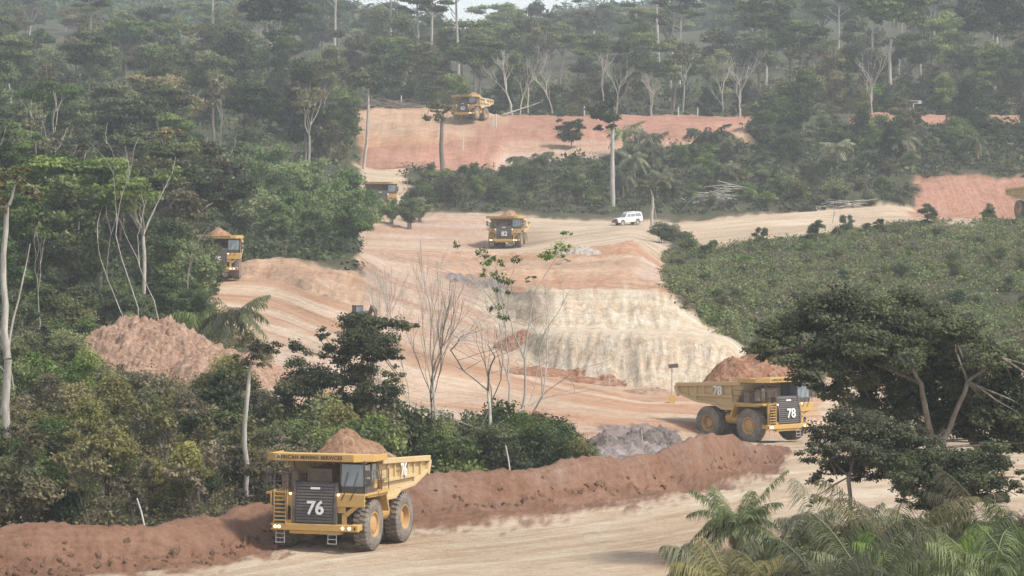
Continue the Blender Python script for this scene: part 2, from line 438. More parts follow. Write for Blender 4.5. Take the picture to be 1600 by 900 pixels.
base = np.array([TCOL[k] for k in KEYS])[TY]
base = np.stack([blur(base[..., c], 1) for c in range(3)], -1)
v = fbm(XX * .05, DD * .05, 4, 21)[..., None]
base = base * (1 + v * 0.5)
# red soil showing through the pale earth, pale dust on the red
redm = np.clip(fbm(XX * .09, DD * .05, 4, 25) * 3.2 - .25, 0, 1)[..., None] * (wW + wR * .6)[..., None]
base = base * (1 - redm * .7) + np.array([.36, .19, .11]) * redm * .7
# strata in the cut face
zz_ = ZZ + fbm(XX * .08, DD * .08, 3, 41) * 1.5
lay = (wW * (PP > 700))[..., None] * (.5 + .5 * np.sin(zz_ * 3.1 + fbm(XX * .03, DD * .03, 2, 43) * 9))[..., None] * np.clip(.5 + fbm(XX * .1, DD * .1, 3, 44) * 2, 0, 1)[..., None]
base = base * (1 - lay * .22) + np.array([.36, .31, .26]) * lay * .22
orng = np.clip(fbm(TT * 7 + 3, XX * .02, 4, 46) * 5 + .1, 0, 1)[..., None] * is_('T', 'P', 'O')[..., None]
base = base * (1 - orng * .7) + np.array([.36, .185, .105]) * orng * .7
pur = (np.clip(fbm(XX * .3, DD * .2, 3, 51) * 4, 0, 1) * is_('B'))[..., None]
base = base * (1 - pur * .5) + np.array([.14, .075, .05]) * pur * .5
grn = (np.clip(fbm(XX * .14, DD * .14, 4, 27) * 4 - .2, 0, 1) * (wB) * (TT > 4.3) * (TT < 6))[..., None]
base = base * (1 - grn * .6) + np.array([.25, .175, .135]) * grn * .6
ng = (wV * np.clip(fbm(XX * .2, DD * .2, 4, 29) * 3 + .2, 0, 1))[..., None]
base = base * (1 - ng * .5) + np.array([.12, .09, .055]) * ng * .5

def mat_earth(name):
    m = bpy.data.materials.new(name); t = NT(m)
    col = t.n('ShaderNodeAttribute', attribute_name='soil').outputs['Color']
    uv = t.n('ShaderNodeAttribute', attribute_name='along').outputs['Vector']      # (x, contour coordinate, steepness)
    sep = t.n('ShaderNodeSeparateXYZ'); t.l(uv, sep.inputs[0])
    pos = t.n('ShaderNodeNewGeometry').outputs['Position']
    # tracks following the contours
    c1 = t.n('ShaderNodeCombineXYZ', inp={0: t.math('MULTIPLY', sep.outputs[0], 0.035), 1: t.math('MULTIPLY', sep.outputs[1], 9.0)})
    tr = t.noise(c1.outputs[0], 1.0, 6, 0.75)
    c2 = t.n('ShaderNodeCombineXYZ', inp={0: t.math('MULTIPLY', sep.outputs[0], 1.1), 1: t.math('MULTIPLY', sep.outputs[1], .9)})
    c3 = t.n('ShaderNodeCombineXYZ', inp={0: t.math('MULTIPLY', sep.outputs[0], 0.12), 1: t.math('MULTIPLY', sep.outputs[1], 55.0)})
    tr = t.math('ADD', t.math('MULTIPLY', tr, .7), t.math('MULTIPLY', t.noise(c3.outputs[0], 1.0, 4, 0.6), .3))
    er = t.noise(c2.outputs[0], 1.0, 6, 0.7)
    c5 = t.n('ShaderNodeCombineXYZ', inp={0: t.math('ADD', t.math('MULTIPLY', sep.outputs[0], 3.2), t.math('MULTIPLY', sep.outputs[1], 1.5)), 1: t.math('MULTIPLY', sep.outputs[1], 1.4)})
    er = t.math('ADD', t.math('MULTIPLY', er, .55), t.math('MULTIPLY', t.noise(c5.outputs[0], 1.0, 4, 0.65), .45))
    # flat: tracks; steep: erosion streaks
    s = t.mix(sep.outputs[2], tr, er)
    s = t.ramp(s, 0.36, 0.64)
    n1 = t.noise(pos, 0.5, 8, 0.72)
    n2 = t.noise(pos, 3.0, 6, 0.7)
    k = t.math('ADD', t.math('MULTIPLY', s, 0.62), t.math('MULTIPLY', t.ramp(n1, .3, .7), 0.30))
    k = t.math('ADD', k, t.math('MULTIPLY', t.ramp(n2, .3, .7), 0.34))
    n4 = t.noise(pos, 1.3, 7, 0.75)
    k = t.math('ADD', k, t.math('MULTIPLY', t.math('SUBTRACT', t.ramp(n4, .36, .64), .5), t.math('MULTIPLY', t.math('ADD', sep.outputs[2], .35), .42)))
    k = t.math('ADD', k, 0.43)
    mul = t.n('ShaderNodeCombineXYZ', inp={0: t.math('POWER', k, 0.75), 1: t.math('POWER', k, 1.1), 2: t.math('POWER', k, 1.45)})
    c = t.mix(1.0, col, mul.outputs[0], 'MULTIPLY')
    b = t.n('ShaderNodeBsdfPrincipled', inp={'Base Color': c, 'Roughness': 0.95, 'Specular IOR Level': 0.15})
    h = t.math('ADD', t.math('MULTIPLY', t.math('ADD', s, n4), .35), t.math('MULTIPLY', n2, 0.5)); h = t.math('ADD', h, t.math('MULTIPLY', t.noise(pos, 9.0, 4, .7), .3))
    bp = t.n('ShaderNodeBump', inp={'Strength': 0.8, 'Distance': 0.3, 'Height': h}); t.l(bp.outputs[0], b.inputs['Normal'])
    o = t.n('ShaderNodeOutputMaterial'); t.l(b.outputs[0], o.inputs[0])
    return m
M_EARTH = mat_earth('earth')

nr, nc = DD.shape
idx = np.arange(nr * nc).reshape(nr, nc)
quads = np.stack([idx[:-1, :-1], idx[:-1, 1:], idx[1:, 1:], idx[1:, :-1]], -1).reshape(-1, 4)
qty = TY[:-1, :-1].reshape(-1)
verts = np.stack([XX, DD, ZZ], -1).reshape(-1, 3)
steep = np.clip(st * (1 - wR) * (1 - wB * (DD < 240) * .45) * (1 - .35 * wW), 0, 1)
along = np.stack([XX, TT, steep], -1).reshape(-1, 3)
soil = np.concatenate([np.clip(base, 0.01, .9), np.ones(DD.shape + (1,))], -1).reshape(-1, 4)
def terrain_piece(name, keys, label, cat):
    sel = np.isin(qty, [KEYS.index(k) for k in keys])
    q = quads[sel]
    used, inv = np.unique(q, return_inverse=True)
    q = inv.reshape(-1, 4)
    me = bpy.data.meshes.new(name)
    me.vertices.add(len(used)); me.vertices.foreach_set('co', verts[used].ravel())
    me.loops.add(q.size); me.loops.foreach_set('vertex_index', q.ravel())
    me.polygons.add(len(q)); me.polygons.foreach_set('loop_start', np.arange(0, q.size, 4)); me.polygons.foreach_set('loop_total', np.full(len(q), 4))
    me.polygons.foreach_set('use_smooth', np.ones(len(q), bool))
    a = me.attributes.new('soil', 'FLOAT_COLOR', 'POINT'); a.data.foreach_set('color', soil[used].ravel())
    a = me.attributes.new('along', 'FLOAT_VECTOR', 'POINT'); a.data.foreach_set('vector', along[used].ravel())
    me.update(calc_edges=True); me.validate()
    me.materials.append(M_EARTH)
    o = link(name, me)
    tag(o, label, cat, kind='structure')
    return o
terrain_piece('haul_road', ['R', 'T'], 'pale tan dirt haul road with tyre tracks winding through the mine', 'road')
terrain_piece('earth_berm', ['B'], 'long red brown earth berm along the near road', 'berm')
terrain_piece('dirt_slope', ['O', 'P', 'K'], 'orange and pink bare earth slopes around the haul roads', 'dirt slope')
terrain_piece('cut_face', ['W'], 'cream benched cut face with erosion streaks above the lower road', 'cut slope')
terrain_piece('rubble_ground', ['G'], 'grey crushed rubble patches beside the roads', 'rubble')
terrain_piece('ground', ['V'], 'dark overgrown ground under the forest and shrubs', 'ground')

# ------------------------------------------------------------------ haze
hb = MB(); hb.box((0, 1100, 140), (3400, 2500, 300))
m = bpy.data.materials.new('haze'); t = NT(m)
pv = t.n('ShaderNodeVolumePrincipled', inp={'Color': (0.86, 0.93, 0.98, 1), 'Density': 0.00027, 'Anisotropy': 0.3})
o_ = t.n('ShaderNodeOutputMaterial'); t.l(pv.outputs[0], o_.inputs['Volume'])
hz = hb.build('haze', m)
tag(hz, 'pale dusty haze hanging over the valley', 'haze', kind='stuff')
# ------------------------------------------------------------------ materials for machines
M_YEL = mat_paint('machine_yellow', (0.66, 0.385, 0.065, 1), 0.5, 0.32)
M_CREAM = mat_paint('dusty_yellow', (0.62, 0.42, 0.14, 1), 0.6, 0.55, dustcol=(0.62, 0.50, 0.34, 1))
M_DARK = mat_paint('dark_steel', (0.035, 0.035, 0.038, 1), 0.55, 0.16)
M_GRILLE = mat_paint('radiator_grey', (0.045, 0.045, 0.05, 1), 0.5, 0.14)
M_UNDER = mat_paint('dusty_underside', (0.10, 0.08, 0.065, 1), 0.8, 0.5)
M_TYRE = mat_paint('tyre_rubber', (0.05, 0.047, 0.045, 1), 0.85, 0.62, dustcol=(0.34, 0.29, 0.24, 1), scale=2.0)
M_RIM = mat_paint('rim_yellow', (0.60, 0.33, 0.08, 1), 0.55, 0.4)
M_WHITE = mat_plain('white_marking', (0.8, 0.8, 0.78, 1), 0.6)
M_BLACK = mat_plain('black_marking', (0.03, 0.025, 0.02, 1), 0.6)
M_STEEL = mat_paint('pale_steel', (0.5, 0.5, 0.5, 1), 0.5, 0.3)
M_LAMP = mat_plain('lit_lamp', (1.0, 0.86, 0.6, 1), 0.3, emit=1.3)
M_GLASS = bpy.data.materials.new('cab_glass'); t = NT(M_GLASS)
_b = t.n('ShaderNodeBsdfPrincipled', inp={'Base Color': (0.16, 0.19, 0.21, 1), 'Roughness': 0.08, 'Specular IOR Level': 1.0, 'Coat Weight': .6})
_o = t.n('ShaderNodeOutputMaterial'); t.l(_b.outputs[0], _o.inputs[0])

def mat_load(name, a, b):
    m = bpy.data.materials.new(name); t = NT(m)
    p = t.n('ShaderNodeTexCoord').outputs['Object']
    n1 = t.noise(p, 0.9, 6, 0.7); n2 = t.noise(p, 2.6, 8, 0.78)
    c = t.mix(t.ramp(n1, .35, .65), a, b)
    c = t.mix(t.ramp(n2, .35, .62), (a[0] * .5, a[1] * .45, a[2] * .42, 1), c)
    bs = t.n('ShaderNodeBsdfPrincipled', inp={'Base Color': c, 'Roughness': .95, 'Specular IOR Level': .1})
    bp = t.n('ShaderNodeBump', inp={'Strength': .9, 'Distance': .35, 'Height': n2}); t.l(bp.outputs[0], bs.inputs['Normal'])
    o = t.n('ShaderNodeOutputMaterial'); t.l(bs.outputs[0], o.inputs[0])
    return m
M_LOAD = mat_load('loaded_earth', (0.40, 0.235, 0.145, 1), (0.54, 0.35, 0.23, 1))
M_LOADR = mat_load('loaded_red_rock', (0.38, 0.17, 0.10, 1), (0.54, 0.36, 0.24, 1))
M_HEAP = mat_load('heap_earth', (0.34, 0.19, 0.125, 1), (0.48, 0.31, 0.22, 1))

def text_mesh(s, size, m, depth=0.012, space=1.0, bold=0.0):
    cu = bpy.data.curves.new('lettering', 'FONT')
    cu.body = s; cu.size = size; cu.align_x = 'CENTER'; cu.align_y = 'CENTER'; cu.extrude = depth; cu.space_character = space
    cu.offset = bold
    ob = bpy.data.objects.new('lettering', cu); COL.objects.link(ob)
    me = bpy.data.meshes.new_from_object(ob.evaluated_get(bpy.context.evaluated_depsgraph_get()))
    bpy.data.objects.remove(ob); bpy.data.curves.remove(cu)
    me.materials.clear(); me.materials.append(m)
    return me

# --- wheel meshes, axis along x, centre at origin; outer side is +x
def tyre_mesh():
    mb = MB(); Rr = 1.34
    prof = [(-.36, .68), (-.40, .80), (-.41, 1.05), (-.38, 1.20), (-.31, 1.28), (.31, 1.28), (.38, 1.20), (.41, 1.05), (.40, .80), (.36, .68)]
    mb.lathe(prof, (0, 0, 0), 48)
    # tread lugs, both shoulders, staggered
    for k in range(30):
        for s in (-1, 1):
            q = 2 * math.pi * (k + (0.5 if s > 0 else 0)) / 30
            c, sn = math.cos(q), math.sin(q)
            vs = []
            for (xx, rr, dq) in ((0.02, 1.26, 0), (0.02, Rr, 0), (.34, Rr, .05), (.405, 1.16, .06)):
                for e in (-.062, .062):
                    a = q + dq * s + e
                    vs.append((xx * s, rr * math.cos(a), rr * math.sin(a)))
            mb.add(vs, [(0, 1, 3, 2), (2, 3, 5, 4), (4, 5, 7, 6), (0, 2, 4, 6), (1, 7, 5, 3)])
    return mb.mesh('tyre', M_TYRE, smooth=False)
def rim_mesh(deep):
    mb = MB()
    if deep: prof = [(.33, .70), (.37, .67), (.36, .62), (.05, .56), (.0, .54), (-.02, .34), (.16, .30), (.18, .0)]
    else: prof = [(.33, .70), (.37, .67), (.36, .60), (.26, .56), (.24, .44), (.30, .42), (.34, .30), (.36, .0)]
    mb.lathe(prof, (0, 0, 0), 40)
    for k in range(16):
        q = 2 * math.pi * k / 16
        r = .50; x0 = .02 if deep else .27
        mb.lathe([(x0 - .02, .03), (x0 + .04, .03), (x0 + .04, 0)], (0, r * math.cos(q), r * math.sin(q)), 6)
    mb.lathe([(-.33, .70), (-.33, .0)], (0, 0, 0), 24)
    return mb.mesh('rim', M_RIM, smooth=False)
ME_TYRE, ME_RIM, ME_RIMD = tyre_mesh(), rim_mesh(False), rim_mesh(True)

def rail(mb, pts, h=1.05, r=.028, posts=None):
    """hand rail: two bars and uprights over a polyline of floor points"""
    pts = [Vector(p) for p in pts]
    for hh in (h, h * .55):
        mb.tube([p + Vector((0, 0, hh)) for p in pts], r, 5)
    for i, p in enumerate(pts):
        mb.tube([p, p + Vector((0, 0, h))], r, 5)
    for a, b in zip(pts[:-1], pts[1:]):
        n = int((b - a).length / .9)
        for k in range(1, n):
            q = a.lerp(b, k / n); mb.tube([q, q + Vector((0, 0, h))], r, 5)

TOP = {}
def body_side(mb, s):
    """one side wall of the dump body with its rails and ribs; s = +1 left (x>0), -1 right"""
    X = 2.55
    prof = [(-2.30, 4.55), (-1.35, 2.45), (-.1, 2.45), (.6, 2.8), (2.6, 2.92), (5.15, 3.62), (5.25, 4.30), (5.0, 4.42), (-2.3, 4.75)]
    mb.prism(prof, s * (X - .06), s * X)
    # raised frame: top rail, tail post, bottom rail, mid rail
    def bar(p0, p1, w, t=.16):
        d = (Vector(p1) - Vector(p0)); L = d.length; a = math.atan2(d.y, d.x)
        c = (Vector(p0) + Vector(p1)) / 2
        mb.box((s * (X + t / 2 - .01), c.x, c.y), (t, L, w), (a, 0, 0))
    bar((-2.25, 4.62), (5.0, 4.28), .30, .24)
    bar((5.08, 4.2), (4.72, 3.42), .36, .22)
    bar((-1.4, 2.6), (-.1, 2.58), .22, .18)
    bar((-.15, 2.56), (.65, 2.9), .2, .17)
    bar((.6, 2.93), (2.65, 3.03), .2, .18)
    bar((2.6, 3.02), (5.0, 3.68), .22, .18)
    bar((-1.95, 3.55), (2.7, 3.52), .18, .20)
    for y, z0, z1 in ((-1.1, 3.5, 4.5), (-.1, 3.5, 4.5), (.9, 3.4, 4.45), (1.9, 3.4, 4.4), (2.8, 3.1, 4.35), (3.8, 3.3, 4.3)):
        mb.box((s * (X + .05), y, (z0 + z1) / 2), (.14, .14, z1 - z0))

def make_truck(num, letters=True):
    root = empty('haul_truck')
    # ---- chassis
    mb = MB()
    for s in (-1, 1):
        mb.box((s * .55, -.4, 1.55), (.32, 8.2, .55))
        mb.tube([(s * 1.25, -3.0, 1.2), (s * 1.15, -3.0, 2.5)], .2, 10)
        mb.tube([(s * .6, 2.0, 1.7), (s * .6, 2.6, 2.4)], .16, 8)
    mb.box((0, -3.0, 1.25), (2.6, .5, .5)); mb.box((0, -4.2, 1.5), (2.0, .5, .45))
    mb.box((0, -3.5, 2.2), (1.3, 1.8, 1.1))
    mb.tube([(-1.7, 1.55, 1.34), (1.7, 1.55, 1.34)], .36, 14)
    mb.lathe([(-.55, .3), (-.35, .62), (.35, .62), (.55, .3)], (0, 1.55, 1.34), 16)
    mb.box((0, -.7, 1.9), (1.0, 2.2, .8)); mb.tube([(0, -1.2, 1.4), (0, 1.0, 1.35)], .12, 8)
    mb.build('chassis', M_UNDER, root, bevel=.02)
    # ---- fuel tank and hydraulic tank at the flanks
    mb = MB()
    mb.lathe([(-.9, 0), (-.9, .5), (.9, .5), (.9, 0)], (1.75, -.75, 1.75), 20, 'y')
    mb.build('fuel_tank', M_YEL, root)
    mb = MB(); mb.lathe([(-.7, 0), (-.7, .45), (.7, .45), (.7, 0)], (-1.75, -.75, 1.8), 20, 'y'); mb.build('hydraulic_tank', M_YEL, root)
    # ---- wheels
    def wheel(x, y, deep, turn=0.0, s=1):
        wr = empty('wheel', (x, y, 1.34), (0 if s > 0 else math.pi) + turn); wr.parent = root
        link('tyre', ME_TYRE, wr); link('rim', ME_RIMD if deep else ME_RIM, wr)
    for s in (-1, 1):
        wheel(s * 2.25, -3.0, False, 0.0, s)
        wheel(s * 2.22, 1.55, True, 0, s)
        wheel(s * 1.32, 1.55, True, 0, s)
    # ---- bumper
    mb = MB(); mb.box((0, -4.88, 1.28), (4.95, .34, .36)); mb.box((0, -4.75, 1.02), (2.9, .4, .2))
    mb.box((-1.35, -4.85, 1.55), (.5, .25, .18))
    mb.box((2.2, -4.55, 1.3), (.5, .5, .32)); mb.box((-2.2, -4.55, 1.3), (.5, .5, .32))
    bp = mb.build('bumper', M_YEL, root, bevel=.03)
    for x in (-2.2, -1.98, 1.62, 2.0):
        m_ = MB(); m_.lathe([(0, .0), (0, .085), (-.02, .085), (-.05, .07), (-.055, 0)], (x, -5.05, 1.28), 14, 'y'); m_.build('headlight', M_LAMP, bp)
    for x in (-2.42, 2.3):
        m_ = MB(); m_.box((x, -5.06, 1.28), (.08, .03, .14)); m_.build('reflector', M_BLACK, bp)
    # ---- radiator housing with horizontal louvres
    mb = MB()
    pr = [(-4.95, 1.5), (-4.95, 2.3), (-4.72, 3.5), (-4.6, 3.62), (-4.1, 3.62), (-4.1, 1.5)]
    mb.prism(pr, -1.1, 1.1)
    for s in (-1, 1):
        mb.prism([(-5.03, 1.5), (-5.03, 2.32), (-4.78, 3.60), (-4.5, 3.68), (-4.1, 3.68), (-4.1, 1.5)], s * 1.1, s * 1.24)
    for k in range(13):
        z = 1.6 + k * .155; y = -4.98 if z < 2.3 else -4.98 + (z - 2.3) * .19
        mb.box((0, y, z), (2.1, .07, .085), (-.35, 0, 0))
    gr = mb.build('radiator_grille', M_GRILLE, root)
    tm = text_mesh(num, .98, M_WHITE, .02, 1.0, .022)
    tx = link('lettering', tm, gr, (0.08, -5.075, 2.28)); tx.rotation_euler = (R(86), 0, 0); tx['truck_number'] = 1
    m_ = MB(); m_.box((0, -4.84, 3.32), (.52, .05, .11), (-.2, 0, 0)); m_.build('badge', M_WHITE, gr)
    for s in (-1, 1):
        m_ = MB(); m_.lathe([(0, 0), (0, .065), (-.06, .055), (-.06, 0)], (s * 1.36, -4.98, 3.02), 12, 'y'); m_.build('marker_lamp', M_LAMP, gr)
    # ---- fenders and deck
    mb = MB()
    mb.box((1.95, -3.9, 3.02), (1.75, 1.9, .12)); mb.box((-1.95, -3.9, 3.02), (1.75, 1.9, .12))
    mb.box((0, -3.3, 3.25), (2.2, 1.7, .5))
    mb.box((1.97, -4.86, 2.72), (1.65, .10, .66))              # front face of left fender, under the cab
    mb.box((1.45, -4.78, 2.25), (.5, .08, .4))
    for s in (-1, 1):
        # sloping arch plates over the wheels
        mb.prism([(-4.55, 2.9), (-3.9, 3.0), (-1.45, 2.95), (-1.45, 2.82), (-2.1, 2.80), (-4.2, 2.84)], s * 1.9, s * 2.75)
        mb.prism([(-1.6, 2.95), (-1.45, 2.95), (-1.0, 1.9), (-1.15, 1.9)], s * 1.9, s * 2.7)
    # diagonal strut, left front
    mb.prism([(2.55, 2.75), (2.85, 2.75), (1.75, 1.85), (1.5, 1.95)], -4.82, -4.66, 'y')
    mb.box((1.6, -4.74, 1.7), (.24, .16, .6))
    mb.prism([(-2.2, 2.95), (-1.25, 2.95), (-1.25, 1.5), (-1.42, 1.5), (-1.42, 2.3)], -4.82, -4.7, 'y')
    mb.build('fender', M_YEL, root, bevel=.015)
    # side platforms
    mb = MB()
    mb.box((2.55, -2.2, 3.05), (.65, 1.6, .14)); mb.build('side_platform', M_YEL, root)
    mb = MB(); mb.box((-2.55, -2.2, 3.05), (.65, 1.6, .14)); mb.build('side_platform', M_YEL, root)
    # ---- stairs up the front, at the driver's right, and a short flight at the left
    mb = MB()
    for k in range(8):
        z = 1.62 + k * .21; y = -4.92 + k * .012; x = -1.93 - .0 * k
        mb.box((x, y - .05, z), (.62, .26, .055)); 
    for x in (-2.27, -1.6): mb.box((x, -4.92, 2.35), (.05, .30, 1.75))
    mb.build('stairway', M_YEL, root)
    mb = MB()
    mb.box((-2.42, -4.98, 2.75), (.08, .2, .8))
    mb.build('stair_guard', M_YEL, root)
    for x in (-1.95, 1.0):
        mb = MB()
        for q in (-.24, .24): mb.tube([(x + q, -4.95, 1.1), (x + q, -4.98, .42)], .025, 5)
        for z in (.44, .68, .92): mb.tube([(x - .24, -4.97, z), (x + .24, -4.97, z)], .025, 5)
        mb.build('hanging_ladder', M_STEEL, root)
    # side ladder behind the left front wheel
    mb = MB()
    rail(mb, [(-1.35, -4.8, 3.1), (-2.75, -4.75, 3.1), (-2.8, -1.5, 3.1)], 1.0)
    mb.build('handrail', M_DARK, root); mb = MB()
    rail(mb, [(2.82, -4.7, 3.1), (2.82, -1.5, 3.1)], 1.1)
    mb.build('handrail', M_DARK, root)
    for s in (-2.3, -1.55):
        mb = MB(); mb.tube([(s, -5.05, 1.6), (s, -5.1, 2.6), (s, -4.9, 4.0)], .03, 5); mb.build('handrail', M_DARK, root)
    # ---- cab at the left
    mb = MB()
    x0, x1, y0, y1, z0, z1 = 1.28, 2.68, -4.55, -2.75, 3.08, 4.72
    th = .09
    mb.box(((x0 + x1) / 2, (y0 + y1) / 2, z0 + .18), (x1 - x0, y1 - y0, .36))
    mb.box(((x0 + x1) / 2, (y0 + y1) / 2, z1), (x1 - x0 + .08, y1 - y0 + .1, .12))
    for x in (x0 + th / 2, x1 - th / 2):
        for y in (y0 + th / 2, y1 - th / 2, (y0 + y1) / 2 + .1):
            mb.box((x, y, (z0 + z1) / 2), (th, th, z1 - z0))
    mb.box(((x0 + x1) / 2, y1 - .03, (z0 + z1) / 2), (x1 - x0, .05, z1 - z0))
    mb.box((x0 + .45, y0 + .9, z0 + .75), (.5, .5, .9))       # seat
    cab = mb.build('cab', M_DARK, root)
    m_ = MB(); m_.box(((x0 + x1) / 2, y0 + .02, 4.02), (x1 - x0 - .16, .03, 1.15), (-.06, 0, 0)); m_.build('windshield', M_GLASS, cab)
    for x in (x0 + .03, x1 - .03):
        for y in (y0 + .48, y1 - .42):
            m_ = MB(); m_.box((x, y, 4.05), (.02, .68, 1.02)); m_.build('side_window', M_GLASS, cab)
    m_ = MB(); m_.box((x1 + .015, y1 - .42, 3.5), (.03, .6, .45)); m_.build('door_panel', M_YEL, cab)
    m_ = MB()
    m_.tube([(1.55, -4.66, 3.45), (1.75, -4.64, 4.2)], .02, 4); m_.tube([(2.1, -4.66, 3.45), (2.3, -4.64, 4.2)], .02, 4)
    m_.tube([(1.5, -4.95, 2.75), (1.9, -4.95, 3.5)], .025, 4); m_.tube([(2.0, -4.95, 2.75), (2.4, -4.95, 3.5)], .025, 4)
    m_.build('wiper', M_BLACK, cab)
    # mirrors
    for x, z in ((-2.72, 3.75), (-2.72, 4.15), (2.95, 3.7), (2.95, 4.15)):
        m_ = MB(); m_.box((x, -4.7, z), (.34, .07, .34)); m_.tube([(x, -4.66, z), (x * .93, -4.5, z - .2)], .02, 4); m_.build('mirror', M_DARK, root)
    # right deck boxes: air filters, electrics
    mb = MB()
    for x in (-2.2, -1.65): mb.lathe([(-.1, 0), (-.1, .22), (.75, .22), (.85, .1), (.85, 0)], (x, -3.6, 3.35), 14, 'z')
    mb.box((-1.9, -2.7, 3.5), (1.2, .6, .8)); mb.box((-.3, -3.1, 3.9), (1.4, .8, .7))
    mb.tube([(-.95, -3.4, 3.6), (-.95, -3.3, 4.5)], .12, 10)
    mb.build('air_filter', M_UNDER, root)
    # ---- dump body
    mb = MB()
    for s in (-1, 1): body_side(mb, s)
    X = 2.5
    mb.prism([(-2.30, 4.60), (-1.35, 2.5), (-1.28, 2.58), (-2.2, 4.66)], -X, X)            # front wall
    mb.prism([(-1.35, 2.5), (-.1, 2.5), (.6, 2.83), (2.6, 2.95), (5.15, 3.64), (5.12, 3.73), (2.55, 3.04), (.55, 2.92), (-.1, 2.6), (-1.3, 2.6)], -X, X)   # floor
    for y in (-1.0, -.2): mb.box((0, y, 2.4), (4.6, .18, .22))
    for y in (1.0, 1.9, 2.8): mb.box((0, y, 2.76), (1.7, .18, .22))
    for x in (-2.4, -1.2, 0, 1.2, 2.4):
        mb.prism([(-2.38, 4.55), (-1.45, 2.55), (-1.33, 2.55), (-2.26, 4.6)], x - .08, x + .08)
    for x in (-.55, .55): mb.box((x, .3, 2.3), (.22, 3.4, .2))
    body = mb.build('dump_body', M_CREAM, root, bevel=.02)
    for s in (-1, 1):
        tm2 = text_mesh(num, 1.0, M_WHITE, .012, 1.0, .02)
        tx = link('lettering', tm2, body, (s * 2.83, .75 if s > 0 else .2, 3.93)); tx.rotation_euler = (R(90), 0, R(90) if s > 0 else R(-90)); tx['truck_number'] = 1
    # ---- canopy over the cab, chamfered corners, deep front lip
    mb = MB()
    plan = [(-2.95, -2.2), (-2.95, -4.15), (-2.2, -4.95), (2.2, -4.95), (2.95, -4.15), (2.95, -2.2)]
    zt = lambda y: 4.98 + (-y - 2.2) * .03
    vs = [(x, y, zt(y) - .14) for x, y in plan] + [(x, y, zt(y)) for x, y in plan]
    n = len(plan)
    mb.add(vs, [tuple(range(n - 1, -1, -1)), tuple(range(n, 2 * n))] + [(k, (k + 1) % n, n + (k + 1) % n, n + k) for k in range(n)])
    for a, b in ((0, 1), (1, 2), (2, 3), (3, 4), (4, 5)):
        p, q = Vector(plan[a]), Vector(plan[b]); d = q - p; c = (p + q) / 2
        nrm = Vector((d.y, -d.x)).normalized() * -.03
        if nrm.dot(c - Vector((0, -3))) < 0: nrm = -nrm
        ang = math.atan2(d.y, d.x)
        hgt = .38 if (a, b) == (2, 3) or (a in (1, 3)) else .34
        mb.box((c.x + nrm.x, c.y + nrm.y, zt(c.y) - .12), (d.length + .06, .07, hgt), (0, 0, ang))
    for x in (-1.8, -.6, .6, 1.8): mb.box((x, -3.4, 4.80), (.14, 2.7, .14))
    mb.box((0, -2.25, 4.72), (5.2, .22, .28))
    can = mb.build('canopy', M_YEL, root, bevel=.012)
    if letters:
        tm = text_mesh('AFRICAN MINING SERVICES', .27, M_BLACK, .006, 1.12, .006)
        tx = link('lettering', tm, can, (-.25, -5.025, zt(-4.9) - .12)); tx.rotation_euler = (R(90), 0, 0)
        m_ = MB(); m_.box((-1.98, -5.02, zt(-4.9) - .12), (.12, .02, .26)); m_.build('emblem', M_WHITE, can)
        m_ = MB(); m_.box((-1.98, -5.034, zt(-4.9) - .12), (.05, .02, .16)); m_.build('emblem', M_BLACK, can)
    return root

def kids(o): return list(o.children)
def copy_tree(o, parent=None):
    c = o.copy(); COL.objects.link(c); c.parent = parent
    for ch in kids(o): copy_tree(ch, c)
    return c
def heap_mesh(name, m, L, W, Hh, seed, peak=(0, 0), rough=.12, n=70, power=1.0):
    """a closed heap of broken earth, L along y, W along x"""
    xs = np.linspace(-1, 1, n); gx, gy = np.meshgrid(xs, xs)
    r = np.sqrt((gx) ** 2 + (gy) ** 2)
    rn = np.sqrt((gx - peak[0] * (1 - r.clip(0, 1))) ** 2 + (gy - peak[1] * (1 - r.clip(0, 1))) ** 2)
    z = np.clip(1 - rn ** power, 0, 1)
    X = gx * W / 2; Y = gy * L / 2
    lum = fbm(X * .8, Y * .8, 4, seed) * 1.4 + np.abs(fbm(X * 2.2, Y * 2.2, 3, seed + 5)) * 1.1
    z = z * Hh + lum * rough * Hh * np.clip(z * 5, 0, 1)
    z = np.where(r >= 1, -.3, z)
    vs = np.stack([X, Y, z], -1).reshape(-1, 3)
    i = np.arange(n * n).reshape(n, n)
    q = np.stack([i[:-1, :-1], i[:-1, 1:], i[1:, 1:], i[1:, :-1]], -1).reshape(-1, 4)
    rr = r.reshape(-1)
    q = q[(rr[q] < 1.06).all(1)]
    used, inv = np.unique(q, return_inverse=True)
    me = bpy.data.meshes.new(name)
    me.from_pydata(vs[used].tolist(), [], inv.reshape(-1, 4).tolist())
    me.materials.append(m); me.shade_smooth()
    return me

def dump_load(truck, hs, seed, m, peak=(0, -.2), W=4.9, L=6.8):
    me = heap_mesh('earth_load', m, L, W, hs, seed, peak, .22, 90, 1.5)
    o = link('earth_load', me)
    o.matrix_world = truck.matrix_world @ Matrix.Translation((0, .9, 4.15))
    return o

def set_rot(o, loc, rz, pitch=0.0, roll=0.0):
    o.location = loc
    o.rotation_mode = 'XYZ'
    o.rotation_euler = (pitch, roll, rz)
    bpy.context.view_layer.update()

